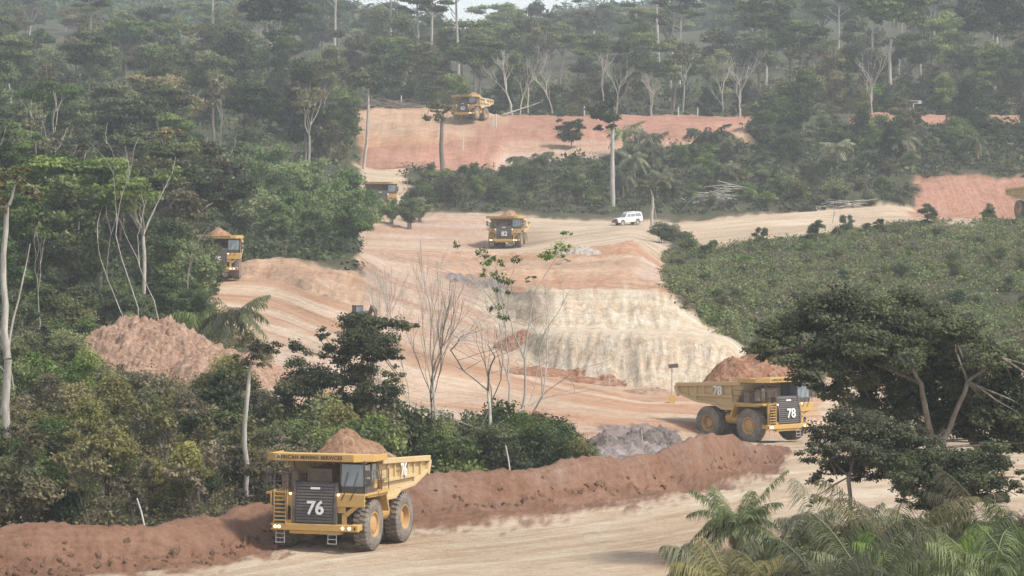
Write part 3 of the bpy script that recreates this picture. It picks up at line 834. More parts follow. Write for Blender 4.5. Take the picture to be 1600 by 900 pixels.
TRUCK = make_truck('76')
def renumber(tr, num):
    def walk(o):
        for c in o.children:
            if c.get('truck_number'):
                big = c.parent.name.startswith('radiator')
                key = (num, big)
                if key not in TOP: TOP[key] = text_mesh(num, .98 if big else 1.0, M_WHITE, .02, 1.0, .022)
                c.data = TOP[key]
            walk(c)
    walk(tr)
def place_truck(b, d, yaw, num, label, first=False, z=None, pitch=0, roll=0):
    tr = TRUCK if first else copy_tree(TRUCK)
    if not first and num: renumber(tr, num)
    p = B(b, d)
    if z is not None: p.z = z
    set_rot(tr, p + Vector((0, 0, .02)), yaw, pitch, roll)
    tag(tr, label, 'dump truck', 'yellow mining haul trucks on the haul roads')
    return tr
T76 = place_truck(547, 163.5, R(-19), '76', 'nearest yellow haul truck numbered 76, loaded with earth, on the near road', True)
# yaw 0 faces the viewer (-y); negative yaw turns the nose to the picture's left
T78 = place_truck(1163, 241, R(41), '78', 'yellow haul truck numbered 78 emerging behind the berm and beside the umbrella tree', roll=0)
T75 = place_truck(341, 353, R(3), '75', 'haul truck numbered 75 half hidden behind the forest edge on the left bend')
T82 = place_truck(795, 488, R(-9), '82', 'haul truck numbered 82 on the middle haul road facing the viewer')
TUP = place_truck(738, 650, R(-24), '62', 'small hazy loaded haul truck on the upper haul road below the forest')
TMID = place_truck(596, 522, R(0), '', 'haul truck half hidden behind green bushes at the foot of the upper slope')
TRT = place_truck(1624, 440, R(20), '', 'haul truck cut off by the right edge of the picture', z=18.6)
for tr in (TMID, TRT):
    for c in list(tr.children_recursive):
        if c.get('truck_number'): bpy.data.objects.remove(c)
for tr, hs, sd_, m, pk, lb in ((T76, 1.9, 3, M_LOAD, (-.1, -.5), 'heap of brown earth in the body of the nearest truck'),
        (T78, 2.3, 8, M_LOADR, (0, .15), 'heap of red rock and soil in truck 78 behind its canopy'),
        (T75, 1.8, 13, M_LOAD, (0, -.5), 'heap of earth on the truck half hidden by the left forest edge'),
        (T82, 1.9, 18, M_LOAD, (.1, -.4), 'heap of earth on the truck facing the viewer on the middle road'),
        (TUP, 1.7, 23, M_LOAD, (.1, -.2), 'heap of orange earth on the hazy truck of the upper road'),
        (TMID, .75, 28, M_LOAD, (0, -.3), 'low load of earth on the truck behind the bushes'),
        (TRT, 1.6, 31, M_LOADR, (0, -.3), 'heap of earth on the truck at the right picture edge')):
    o = dump_load(tr, hs, sd_, m, pk)
    tag(o, lb, 'earth load', 'loads of earth on the haul trucks')
# ------------------------------------------------------------------ foliage
def C4(r, g, b): return (r, g, b, 1)
L_DARK = mat_leaf('leaf_dark', C4(0.024, 0.038, 0.013), C4(0.072, 0.099, 0.030), C4(0.167, 0.196, 0.057))
L_MID = mat_leaf('leaf_green', C4(0.037, 0.058, 0.015), C4(0.108, 0.144, 0.034), C4(0.227, 0.259, 0.069))
L_BAMB = mat_leaf('leaf_light', C4(.055, .090, .026), C4(.130, .180, .052), C4(.230, .280, .095))
L_OLIVE = mat_leaf('leaf_olive', C4(0.055, 0.055, 0.021), C4(0.132, 0.121, 0.046), C4(0.239, 0.201, 0.081))
L_DRY = mat_leaf('leaf_dry', C4(.10, .070, .040), C4(.16, .120, .065), C4(.22, .17, .09))
L_PALM = mat_leaf('leaf_palm', C4(.060, .072, .030), C4(.130, .145, .062), C4(.26, .27, .13))
L_ACA = mat_leaf('leaf_umbrella', C4(.034, .044, .018), C4(.092, .106, .044), C4(.190, .200, .090), objvar=.1)
L_FRES = mat_leaf('leaf_fresh', C4(.05, .09, .02), C4(.11, .17, .035), C4(.22, .25, .05))
K_PALE = mat_bark('bark_pale', (.50, .46, .40, 1), (.26, .23, .19, 1))
K_GREY = mat_bark('bark_grey', (.26, .22, .18, 1), (.11, .09, .07, 1))
K_DARK = mat_bark('bark_dark', (.11, .085, .06, 1), (.045, .035, .025, 1))
K_TAN = mat_bark('bark_tan', (.36, .25, .16, 1), (.17, .11, .07, 1))

class Leaves:
    def __init__(s): s.P = []; s.A = []; s.T = []      # quads (n,4,3), tint (n,)
    def quads(s, c, u, v, tint):
        """diamond leaves: centre c, half length vector u, half width vector v"""
        q = np.stack([c - u, c + v * 1.0, c + u, c - v], 1)
        s.P.append(q); s.T.append(tint)
    def blob(s, c, rad, n, size, r, up=.5, shell=.55, tint=(.2, .75), aspect=.5, droop=0.0):
        """n leaves in an uneven ellipsoid pad"""
        d = r.normal(size=(n, 3)); d /= np.linalg.norm(d, axis=1)[:, None]
        # uneven outline
        lump = 1 + .28 * np.sin(d[:, 0] * 5 + c[0]) * np.cos(d[:, 1] * 4 + c[1] * 2) + .18 * np.sin(d[:, 2] * 7 + c[2])
        t = r.random(n) ** shell
        d[:, 2] = np.where(d[:, 2] < 0, d[:, 2] * .65, d[:, 2])
        p = d * (t * lump)[:, None] * np.array(rad) + np.array(c)
        p[:, 2] -= droop * np.hypot(p[:, 0] - c[0], p[:, 1] - c[1]) ** 2
        nn = d * .6 + r.normal(size=(n, 3)) * .6; nn[:, 2] += up; nn /= np.linalg.norm(nn, axis=1)[:, None]
        a = r.normal(size=(n, 3)); u = np.cross(nn, a); u /= np.linalg.norm(u, axis=1)[:, None] + 1e-9
        v = np.cross(nn, u)
        sz = size * (.6 + .8 * r.random(n))[:, None]
        tt = r.normal(.0, .13, n) + r.uniform(*tint)
        s.quads(p, u * sz * .5 * 1.25, v * sz * .5 * aspect * 1.4, tt)
    def mesh(s, name, m):
        P = np.concatenate(s.P).reshape(-1, 3); T = np.concatenate(s.T); n = len(T)
        me = bpy.data.meshes.new(name)
        me.vertices.add(n * 4); me.vertices.foreach_set('co', P.astype(np.float32).ravel())
        me.loops.add(n * 4); me.loops.foreach_set('vertex_index', np.arange(n * 4, dtype=np.int32))
        me.polygons.add(n); me.polygons.foreach_set('loop_start', np.arange(0, n * 4, 4)); me.polygons.foreach_set('loop_total', np.full(n, 4))
        a = me.attributes.new('tint', 'FLOAT', 'FACE'); a.data.foreach_set('value', np.clip(T, 0, 1).astype(np.float32))
        me.update(calc_edges=True)
        me.materials.append(m)
        return me

def wob(p0, p1, n, r, amp):
    p0 = Vector(p0); p1 = Vector(p1); L = (p1 - p0).length
    out = [p0]
    off = Vector((0, 0, 0))
    for k in range(1, n + 1):
        off += Vector((r.normal(), r.normal(), r.normal() * .3)) * amp * L / n
        out.append(p0.lerp(p1, k / n) + off * (1 if k < n else .6))
    return out

def tree_mesh(kind, seed, h, w, leafm, barkm, leaf=.45, dens=1.0):
    """returns (trunk mesh, crown mesh). h height, w crown width, metres"""
    r = np.random.default_rng(seed)
    mb = MB(); lv = Leaves()
    def limb(a, b, r0, r1, n=4, amp=.12, k=5):
        pts = wob(a, b, n, r, amp); mb.tube(pts, list(np.linspace(r0, r1, len(pts))), k, cap=False); return pts
    if kind == 'umbrella':                       # layered flat pads on spreading limbs
        tr = h * .017 + .06
        fork = Vector((r.normal() * .03 * h, r.normal() * .03 * h, h * r.uniform(.42, .55)))
        tp = limb((0, 0, -.6), fork, tr, tr * .7, 5, .06, 8)
        nl = int(r.integers(6, 9))
        for i in range(nl):
            a = 2 * math.pi * (i + r.random() * .6) / nl
            rad = w / 2 * r.uniform(.45, .85); z = h * r.uniform(.66, .93) - rad / w * h * .12
            e = Vector((math.cos(a) * rad, math.sin(a) * rad, z))
            pts = limb(fork, e, tr * .5, tr * .14, 5, .14, 5)
            for k in range(int(r.integers(2, 5))):
                f = r.uniform(.55, 1.1); q = fork.lerp(e, f) + Vector((r.normal() * w * .09, r.normal() * w * .09, h * r.uniform(.0, .06)))
                if k: limb(pts[3], q, tr * .16, tr * .05, 3, .12, 4)
                rr = w * r.uniform(.12, .20)
                lv.blob(q, (rr, rr, rr * r.uniform(.38, .62)), int(rr * rr / leaf ** 2 * 26 * dens), leaf, r, .9, .6, (.25, .7))
        for k in range(4):
            q = fork + Vector((r.normal() * w * .12, r.normal() * w * .12, h * r.uniform(.38, .46))); rr = w * r.uniform(.14, .2)
            limb(fork, q, tr * .3, tr * .07, 4, .1, 5)
            lv.blob(q, (rr, rr, rr * .35), int(rr * rr / leaf ** 2 * 26 * dens), leaf, r, .9, .6, (.35, .8))
    elif kind == 'dense':                        # full forest crown from low down
        tr = h * .014 + .05
        top = Vector((r.normal() * .04 * h, r.normal() * .04 * h, h * .86))
        tp = limb((0, 0, -.6), top, tr, tr * .25, 6, .05, 7)
        n = int(r.integers(17, 23))
        for i in range(n):
            f = r.uniform(.24, 1.0); z = h * f
            prof = math.sin(min(1, (1.02 - f) * 1.55 + .22) * math.pi * .5)
            a = r.uniform(0, 6.28); rad = w / 2 * prof * r.uniform(.25, .85)
            q = Vector((math.cos(a) * rad, math.sin(a) * rad, z))
            st = Vector((0, 0, max(.12 * h, z - rad * .8))).lerp(top, .05)
            limb(st, q, tr * .3, tr * .08, 3, .12, 4)
            rr = w * r.uniform(.13, .23)
            lv.blob(q, (rr, rr, rr * r.uniform(.55, .85)), int(rr * rr / leaf ** 2 * 30 * dens), leaf, r, .5, .5, (.15, .75))
    elif kind == 'emergent':                     # tall bare bole, tiered top
        tr = h * .012 + .12
        top = Vector((r.normal() * .02 * h, r.normal() * .02 * h, h * .95))
        tp = limb((0, 0, -.6), top, tr, tr * .45, 8, .02, 7)
        n = int(r.integers(8, 13))
        for i in range(n):
            f = r.uniform(.72, 1.0); a = r.uniform(0, 6.28); rad = w / 2 * r.uniform(.3, .9)
            q = Vector((math.cos(a) * rad, math.sin(a) * rad, h * f + rad * .15))
            st = Vector((top.x * f, top.y * f, h * (f - .10)))
            limb(st, q, tr * .35, tr * .1, 3, .12, 4)
            rr = w * r.uniform(.12, .22)
            lv.blob(q, (rr, rr, rr * r.uniform(.22, .4)), int(rr * rr / leaf ** 2 * 26 * dens), leaf, r, .9, .6, (.2, .7))
    elif kind == 'open':                         # thin crown, pale limbs showing
        tr = h * .012 + .05
        fork = Vector((r.normal() * .03 * h, r.normal() * .03 * h, h * r.uniform(.35, .5)))
        limb((0, 0, -.6), fork, tr, tr * .75, 5, .05, 7)
        for i in range(int(r.integers(5, 8))):
            a = r.uniform(0, 6.28); rad = w / 2 * r.uniform(.3, .9)
            e = Vector((math.cos(a) * rad, math.sin(a) * rad, h * r.uniform(.72, .98)))
            pts = limb(fork, e, tr * .5, tr * .1, 5, .12, 5)
            for k in range(3):
                q = pts[3 + (k > 0)] + Vector((r.normal() * w * .08, r.normal() * w * .08, r.normal() * h * .03 + .02 * h))
                limb(pts[3], q, tr * .15, tr * .05, 2, .1, 4)
                rr = w * r.uniform(.07, .13)
                lv.blob(q, (rr, rr, rr * .5), int(rr * rr / leaf ** 2 * 22 * dens), leaf, r, .7, .6, (.25, .8))
    elif kind == 'bamboo':                       # soft arching plumes
        n = int(12 + w)
        for i in range(n):
            a = r.uniform(0, 6.28); rad = w / 2 * r.uniform(.15, 1); hh = h * r.uniform(.6, 1) * (1 - .35 * (rad / (w / 2)) ** 2)
            bx, by = math.cos(a), math.sin(a)
            pts = [Vector((bx * rad * (.15 + .85 * f ** 2), by * rad * (.15 + .85 * f ** 2), hh * math.sin(f * 1.75) / .985 if f > .0 else -.3)) for f in np.linspace(0, 1, 6)]
            mb.tube(pts, list(np.linspace(.06, .02, 6)), 4, cap=False)
            for f in np.linspace(.35, 1.0, 6):
                q = pts[0].lerp(pts[-1], 0); k = f * 5; i0 = min(4, int(k)); q = pts[i0].lerp(pts[i0 + 1], k - i0)
                rr = w * .10 + .25
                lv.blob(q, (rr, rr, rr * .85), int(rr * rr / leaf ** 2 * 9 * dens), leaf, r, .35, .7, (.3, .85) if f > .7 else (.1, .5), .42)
    elif kind == 'full':                         # leafy to the ground
        tr = h * .02 + .05
        limb((0, 0, -.6), (0, 0, h * .8), tr, tr * .3, 5, .05, 6)
        for i in range(int(r.integers(20, 26))):
            f = r.uniform(.06, .96); a = r.uniform(0, 6.28); rad = w / 2 * math.sin(min(1, (1.05 - f) * 1.6 + .1) * 1.57) * r.uniform(.2, .9)
            q = Vector((math.cos(a) * rad, math.sin(a) * rad, h * f)); limb((0, 0, h * f * .6), q, tr * .3, tr * .08, 3, .12, 4)
            rr = w * r.uniform(.12, .21)
            lv.blob(q, (rr, rr, rr * r.uniform(.6, .95)), int(rr * rr / leaf ** 2 * 26 * dens), leaf, r, .5, .5, (.1, .75))
    elif kind == 'shrub':
        for i in range(int(r.integers(7, 11))):
            a = r.uniform(0, 6.28); rad = w / 2 * r.uniform(.0, .75); z = h * r.uniform(.25, .85) * (1 - .35 * rad / (w / 2))
            q = Vector((math.cos(a) * rad, math.sin(a) * rad, z))
            mb.tube(wob((q.x * .25, q.y * .25, -.3), q, 3, r, .1), [.05, .04, .03, .015], 4, cap=False)
            rr = w * r.uniform(.16, .27)
            lv.blob(q, (rr, rr, rr * r.uniform(.6, 1.0) * h / w), int(rr * rr / leaf ** 2 * 24 * dens), leaf, r, .5, .55, (.15, .8))
    return mb.mesh('trunk', barkm, smooth=True), lv.mesh('crown', leafm)

def frond(lv, mb, base, a, L, rise, droop, r, leafl=.7, n=34, tint=(.3, .7), wid=.05, hang=.35):
    """one pinnate palm leaf, leaflets both sides, from base in direction a"""
    pts = []
    tl = r.uniform(*tint)
    for f in np.linspace(0, 1, 9):
        pts.append(Vector((base[0] + math.cos(a) * L * f * (1 - .12 * f), base[1] + math.sin(a) * L * f * (1 - .12 * f), base[2] + L * (rise * f - droop * f * f))))
    A_ = np.array([tuple(p) for p in pts]); sd_ = np.array([-math.sin(a), math.cos(a), 0]) * .022
    lv.P.append(np.stack([A_[:-1] - sd_, A_[:-1] + sd_, A_[1:] + sd_ * .8, A_[1:] - sd_ * .8], 1)); lv.T.append(np.full(8, .75))
    f = np.linspace(.12, .99, n); k = f * 8; i0 = np.minimum(7, k.astype(int)); P = np.array([tuple(p) for p in pts])
    c = P[i0] * (1 - (k - i0))[:, None] + P[i0 + 1] * (k - i0)[:, None]
    t = P[i0 + 1] - P[i0]; t /= np.linalg.norm(t, axis=1)[:, None]
    side = np.cross(t, np.array([0, 0, 1.0])); side /= np.linalg.norm(side, axis=1)[:, None] + 1e-9
    ll = leafl * np.sin(np.clip(f * 2.5 + .5, 0, math.pi)) ** .6 * (.7 + .6 * r.random(n)); ll = np.maximum(ll, .12)
    for s in (-1, 1):
        d = side * s * 1.0 + t * .55 + np.array([0, 0, -hang]) + r.normal(size=(n, 3)) * .2
        d /= np.linalg.norm(d, axis=1)[:, None]
        up = np.cross(d, t); up /= np.linalg.norm(up, axis=1)[:, None] + 1e-9
        wv = np.cross(up, d)
        tip = c + d * ll[:, None]; tip[:, 2] -= ll * .45
        q = np.stack([c - wv * wid * .3, c + d * (ll * .45)[:, None] - wv * wid * .6, tip, c + d * (ll * .45)[:, None] + wv * wid * .6], 1)
        lv.P.append(q); lv.T.append(tl + r.normal(0, .1, n))

def palm_mesh(seed, h, L, nf, leafl=.7, m=None, up=1.15, n=34, wid=.06, trunk=.2):
    r = np.random.default_rng(seed); mb = MB(); lv = Leaves(); st = MB()
    top = Vector((r.normal() * .06 * h, r.normal() * .06 * h, h))
    mb.tube(wob((0, 0, -.5), top, 5, r, .03), list(np.linspace(trunk * 1.2, trunk, 6)), 8, cap=True)
    for i in range(nf):
        a = i * 2.4 + r.normal() * .15; g = i / nf
        rise = up * (1 - g * .95) + r.normal() * .08; dr = .55 + .45 * g + r.normal() * .06
        frond(lv, mb, top, a, L * r.uniform(.7, 1.15), rise, dr, r, leafl, n, (.2, .85), wid, hang=r.uniform(.3, .9))
    return mb.mesh('trunk', K_TAN, smooth=True), lv.mesh('fronds', m or L_PALM)

def bare_mesh(seed, h, spread, r0, barkm, depth=4, up=.8, first=.45, nb=3, leafm=None, leafn=0, lean=(0, 0), leafsz=.25):
    """leafless tree: recursive branching"""
    r = np.random.default_rng(seed); mb = MB(); tips = []
    def rec(p, d, L, rad, k):
        n = 4; pts = [p]; q = p; dd = d.copy()
        for i in range(n):
            dd = (dd + Vector((r.normal(), r.normal(), r.normal() * .4)) * .13).normalized(); dd.z += .03 * up; dd.normalize()
            q = q + dd * L / n; pts.append(q)
        mb.tube(pts, list(np.linspace(rad, rad * .62, n + 1)), 7 if k == 0 else (5 if k < 3 else 3), cap=False)
        if k >= depth: tips.append(q); return
        m = nb + int(r.integers(0, 2))
        for i in range(m):
            at = pts[-1] if i < 2 else pts[int(r.integers(2, 4))]
            a = r.uniform(0, 6.28); s = spread * r.uniform(.5, 1.1)
            nd = (dd + Vector((math.cos(a) * s, math.sin(a) * s, up * .25))).normalized()
            rec(at, nd, L * r.uniform(.5, .78), rad * (.62 if i < 2 else .42), k + 1)
    rec(Vector((0, 0, -.5)), Vector((lean[0], lean[1], 1)).normalized(), h * first, r0, 0)
    tm = mb.mesh('trunk', barkm, smooth=True)
    zt = max(v.co.z for v in tm.vertices); k = h / zt
    for v in tm.vertices: v.co.z *= k
    cm = None
    if leafm:
        lv = Leaves(); idx = r.permutation(len(tips))[:leafn]
        for i in idx:
            q = tips[i]; lv.blob((q.x, q.y, q.z * k), (leafsz * 2, leafsz * 2, leafsz * 1.3), 26, leafsz, r, .6, .6, (.3, .8))
        cm = lv.mesh('crown', leafm)
    return tm, cm

def plant(name, meshes, p, s=1.0, rz=0.0, sz=None, label=None, cat='tree', group=None, tilt=(0, 0), parts=('trunk', 'crown')):
    e = empty(name, p, rz); e.scale = (s, s, sz or s); e.rotation_euler = (tilt[0], tilt[1], rz)
    for nm, me in zip(parts, meshes):
        if me: link(nm, me, e)
    tag(e, label, cat, group)
    return e
# ------------------------------------------------------------------ prototypes of the forest (leaf size grows with distance)
LIB = {}
def lib(key, *a, **k):
    LIB.setdefault(key, []).append(tree_mesh(*a, **k))
for i in range(4): lib('far_dense', 'dense', 100 + i, 20, 13, (L_MID, L_DARK, L_OLIVE, L_MID)[i], K_GREY, .55, .9)
for i in range(4): lib('far_umbrella', 'umbrella', 120 + i, 21, 15, (L_MID, L_DARK, L_MID, L_OLIVE)[i], K_GREY, .5, .95)
for i in range(3): lib('far_emergent', 'emergent', 140 + i, 31, 15, L_DARK, K_PALE, .5, .9)
for i in range(3): lib('far_open', 'open', 160 + i, 20, 12, L_OLIVE if i else L_DRY, K_PALE, .55, 1.0)
for i in range(4): lib('far_full', 'full', 170 + i, 10, 10, (L_DARK, L_MID, L_DARK, L_OLIVE)[i], K_GREY, .45, .9)
for i in range(3): lib('mid_full', 'full', 175 + i, 8, 8, (L_DARK, L_MID, L_BAMB)[i], K_DARK, .3, .9)
for i in range(3): lib('mid_dense', 'dense', 180 + i, 15, 10, (L_MID, L_DARK, L_OLIVE)[i], K_GREY, .45, 1.0)
for i in range(3): lib('mid_umbrella', 'umbrella', 200 + i, 16, 13, L_MID if i % 2 else L_DARK, K_GREY, .42, 1.0)
for i in range(2): lib('mid_open', 'open', 220 + i, 17, 10, L_OLIVE if i else L_MID, K_PALE, .38, 1.1)
for i in range(3): lib('bamboo', 'bamboo', 240 + i, 9, 9, L_BAMB, K_GREY, .42, 1.0)
for i in range(4): lib('shrub_dark', 'shrub', 260 + i, 4, 5, (L_DARK, L_MID, L_MID, L_OLIVE)[i], K_DARK, .25, .9)
for i in range(3): lib('shrub_olive', 'shrub', 270 + i, 3.6, 4.4, (L_OLIVE, L_MID, L_OLIVE)[i], K_DARK, .2, .9)
for i in range(3): lib('shrub_near', 'shrub', 280 + i, 4, 4, (L_OLIVE, L_MID, L_MID)[i], K_DARK, .125, .8)
for i in range(2): LIB.setdefault('bush_dry', []).append(bare_mesh(300 + i, 4, 1.0, .05, K_GREY, 4, .5, .35, 3, L_OLIVE, 40, leafsz=.16))
for i in range(2): LIB.setdefault('far_bare', []).append(bare_mesh(310 + i, 16, .55, .22, K_PALE, 4, .9, .45, 3))
for i in range(2): LIB.setdefault('palm_far', []).append(palm_mesh(320 + i, 4.5, 3.6, 18, .9, L_PALM, 1.0, 22, .13, .25))

ra = random.Random(5)
EXCL = []      # (bearing0, bearing1, d0, d1) kept clear
def scatter(kinds, n, b0, b1, d0, d1, smin, smax, sep, names, only='V', label=None, cat='tree', group=None, hfun=None, tries=60, avoid=None):
    out = []
    for _ in range(n):
        for _t in range(tries):
            d = ra.uniform(d0, d1); b = ra.uniform(b0, b1)
            if d < d0 or d > d1: continue
            x = (b - 800) / F * d
            if only and ground_type(x, d) not in only: continue
            if any(e[0] < b < e[1] and e[2] < d < e[3] for e in EXCL): continue
            if avoid and avoid(b, d): continue
            if any((x - q[0]) ** 2 + (d - q[1]) ** 2 < sep * sep for q in out): continue
            break
        else: continue
        out.append((x, d))
        k = ra.choice(kinds); me = ra.choice(LIB[k])
        s = ra.uniform(smin, smax) * (hfun(b, d) if hfun else 1)
        nm = names.get(k, 'forest_tree')
        pt = ('trunk', 'fronds') if k == 'palm_far' else (('stems', 'foliage') if 'shrub' in k or 'bamb' in k or 'bush' in k else ('trunk', 'crown'))
        lb = label[k] if isinstance(label, dict) else label
        plant(nm, me, (x, d, ground(x, d) - .1), s, ra.uniform(0, 6.28), s * ra.uniform(.88, 1.12), lb, cat if not isinstance(cat, dict) else cat.get(k, 'tree'), group, (ra.gauss(0, .03), ra.gauss(0, .03)), pt)
    return out
NM = {'far_dense': 'broadleaf_tree', 'far_umbrella': 'umbrella_tree', 'far_emergent': 'emergent_tree', 'far_open': 'sparse_tree', 'far_bare': 'bare_tree', 'far_full': 'bushy_tree', 'mid_full': 'bushy_tree',
      'mid_dense': 'broadleaf_tree', 'mid_umbrella': 'umbrella_tree', 'mid_open': 'sparse_tree', 'bamboo': 'bamboo_clump',
      'shrub_dark': 'shrub', 'shrub_olive': 'shrub', 'shrub_near': 'shrub', 'bush_dry': 'dry_bush', 'palm_far': 'palm'}
def lab(txt):
    ad = {'far_dense': 'rounded broadleaf tree ', 'far_umbrella': 'flat layered tree ', 'far_emergent': 'tall pale trunked tree ', 'far_open': 'thin crowned tree ', 'far_bare': 'bare pale tree ', 'far_full': 'low bushy tree ', 'mid_full': 'low bushy tree ',
          'mid_dense': 'rounded broadleaf tree ', 'mid_umbrella': 'flat layered tree ', 'mid_open': 'thin crowned tree ', 'bamboo': 'arching bamboo clump ',
          'shrub_dark': 'dark green leafy shrub ', 'shrub_olive': 'olive green shrub ', 'shrub_near': 'leafy roadside shrub ', 'bush_dry': 'dry twiggy bush ', 'palm_far': 'feathery palm '}
    return {k: v + txt for k, v in ad.items()}
# far forest, rows behind the upper road
FARK = ['far_dense', 'far_dense', 'far_umbrella', 'far_umbrella', 'far_open', 'far_emergent']
scatter(['far_full'], 44, -30, 1640, 676, 705, .65, 1.0, 4.5, NM, None, lab('at the foot of the hazy forest front'), 'tree', 'low bushy trees at the foot of the hazy forest')
scatter(['far_dense', 'far_umbrella', 'far_dense', 'far_umbrella', 'far_open', 'far_dense'], 44, -30, 1640, 684, 735, .68, .98, 5.5, NM, None, lab('in the forest front behind the upper road'), 'tree', 'trees of the forest front behind the upper road')
scatter(FARK, 56, -40, 1650, 745, 850, .8, 1.1, 7, NM, None, lab('deep in the hazy forest'), 'tree', 'trees deep in the hazy forest')
scatter(FARK, 64, -40, 1650, 860, 1120, .85, 1.15, 9, NM, None, lab('on the pale hazy skyline'), 'tree', 'trees on the hazy skyline')
scatter(['far_bare'], 6, 480, 1640, 670, 686, .6, 1.0, 8, NM, None, lab('in front of the hazy forest'), 'tree', 'bare trees at the forest foot')
# left forest
scatter(['far_dense', 'far_umbrella', 'far_dense', 'far_full', 'far_open'], 36, -40, 545, 560, 672, .65, .95, 6, NM, 'V', lab('high on the left forest slope'), 'tree', 'trees high on the left slope')
scatter(['far_dense', 'far_full', 'mid_umbrella', 'far_umbrella'], 22, -40, 330, 440, 550, .7, .95, 7, NM, 'V', lab('midway up the left forest slope'), 'tree', 'trees midway on the left slope')
scatter(['bamboo'], 34, 300, 600, 420, 545, .7, 1.1, 4.5, NM, 'V', lab('in the hollow left of the upper slope'), 'bamboo', 'bamboo clumps in the left hollow', avoid=lambda b, d: b > 520 and d > 495)
scatter(['bamboo'], 7, 420, 660, 392, 430, .45, .7, 3.0, NM, 'V', lab('just behind the bend of the left road'), 'bamboo', 'small bamboo clumps behind the road bend')
scatter(['mid_dense', 'mid_umbrella', 'mid_open', 'mid_dense', 'mid_full'], 34, -40, 335, 300, 425, .75, 1.02, 4.0, NM, 'V', lab('in the left forest above the dirt heap'), 'tree', 'trees of the dark left forest', avoid=lambda b, d: b > 290 and d < 356)
scatter(['mid_full'], 12, 255, 345, 318, 372, .65, .95, 2.2, NM, 'V', lab('beside the half hidden truck 75'), 'tree', 'bushy trees beside truck 75', avoid=lambda b, d: b > 322 and d > 345)
# strip of bush between the middle and the upper road
scatter(['shrub_dark', 'shrub_olive', 'shrub_dark'], 84, 640, 1430, 537, 622, .6, 1.15, 2.6, NM, 'V', lab('on the bank above the middle road'), 'shrub', 'shrubs on the bank above the middle road', hfun=lambda b, d: 1.15 if d < 570 else .8, avoid=lambda b, d: d > np.interp(b, [640, 700, 850, 1000, 1170], [578, 585, 592, 608, 630]))
scatter(['mid_full'], 26, 700, 1430, 555, 625, .4, .7, 4.5, NM, 'V', lab('on the bank above the middle road'), 'tree', 'bushy trees on the bank above the middle road', avoid=lambda b, d: d > np.interp(b, [640, 700, 850, 1000, 1100, 1200], [560, 568, 575, 590, 605, 640]))
scatter(['mid_full', 'mid_dense', 'far_full'], 20, 1150, 1640, 575, 645, .6, .95, 5, NM, 'V', lab('at the right end of the bushy bank'), 'tree', 'trees at the right end of the bank')
scatter(['palm_far'], 12, 660, 1540, 545, 632, .9, 1.3, 6, NM, 'V', lab('among the shrubs above the middle road'), 'palm', 'palms on the bank above the middle road')
# hillside right of the cut
scatter(['shrub_dark', 'shrub_olive'], 120, 1048, 1640, 268, 436, .22, .52, 1.8, NM, 'V', lab('on the overgrown hillside right of the cut'), 'shrub', 'shrubs on the hillside right of the cut')
scatter(['shrub_dark'], 6, 1020, 1085, 425, 490, .6, .9, 1.5, NM, None, lab('on the bank right of the white car'), 'shrub', 'shrubs right of the white car', avoid=lambda b, d: b < 1055 and d < 465)
scatter(['mid_full'], 7, 1045, 1640, 425, 445, .2, .36, 4, NM, 'V', lab('at the top edge of the right hillside'), 'tree', 'small bushy trees on the hillside top')
# scrub behind the berm, left and centre
clear = lambda b, d: (130 < b < 440 and d > 234 and d < 285)
scatter(['shrub_near', 'shrub_olive', 'shrub_near'], 70, -40, 440, 160, 250, .7, 1.2, 1.5, NM, 'V', lab('in the tall scrub behind the near berm'), 'shrub', 'shrubs behind the berm on the left', avoid=clear)
scatter(['bush_dry'], 30, -40, 440, 158, 200, .8, 1.3, 1.2, NM, 'V', lab('in the tall scrub behind the near berm'), 'bush', 'dry bushes behind the berm on the left')
scatter(['shrub_near', 'shrub_near', 'shrub_dark'], 58, 440, 925, 180, 226, .7, 1.1, 1.4, NM, 'V', lab('behind the berm right of the nearest truck'), 'shrub', 'shrubs behind the berm in the centre', hfun=lambda b, d: 1.15 if b < 620 or 770 < b < 860 else .9)
scatter(['mid_full', 'shrub_dark'], 22, -40, 150, 255, 310, .6, .95, 3, NM, 'V', lab('left of the dirt heap'), 'tree', 'bushes and trees left of the dirt heap')
scatter(['mid_full', 'shrub_dark'], 12, 150, 340, 283, 312, .4, .6, 2.4, NM, 'V', lab('just behind the dirt heap'), 'tree', 'bushes just behind the dirt heap')
for b, d, s_ in ((566, 500, .58), (592, 505, .45), (612, 503, .48), (640, 500, .6), (580, 492, .4), (655, 512, .5)):
    x = (b - 800) / F * d
    plant('bamboo_clump', LIB['bamboo'][int(b) % 3], (x, d, ground(x, d) - .1), s_, b, s_, 'light green bush before the half hidden truck', 'bamboo', 'bushes before the half hidden truck', parts=('stems', 'foliage'))
for b, d, s_ in ((322, 338, .55), (312, 342, .7), (328, 334, .35)):
    x = (b - 800) / F * d
    plant('bushy_tree', LIB['mid_full'][int(b) % 3], (x, d, ground(x, d) - .1), s_, b, s_ * 1.1, 'bushy dark tree covering the left side of truck 75', 'tree', 'trees covering truck 75')
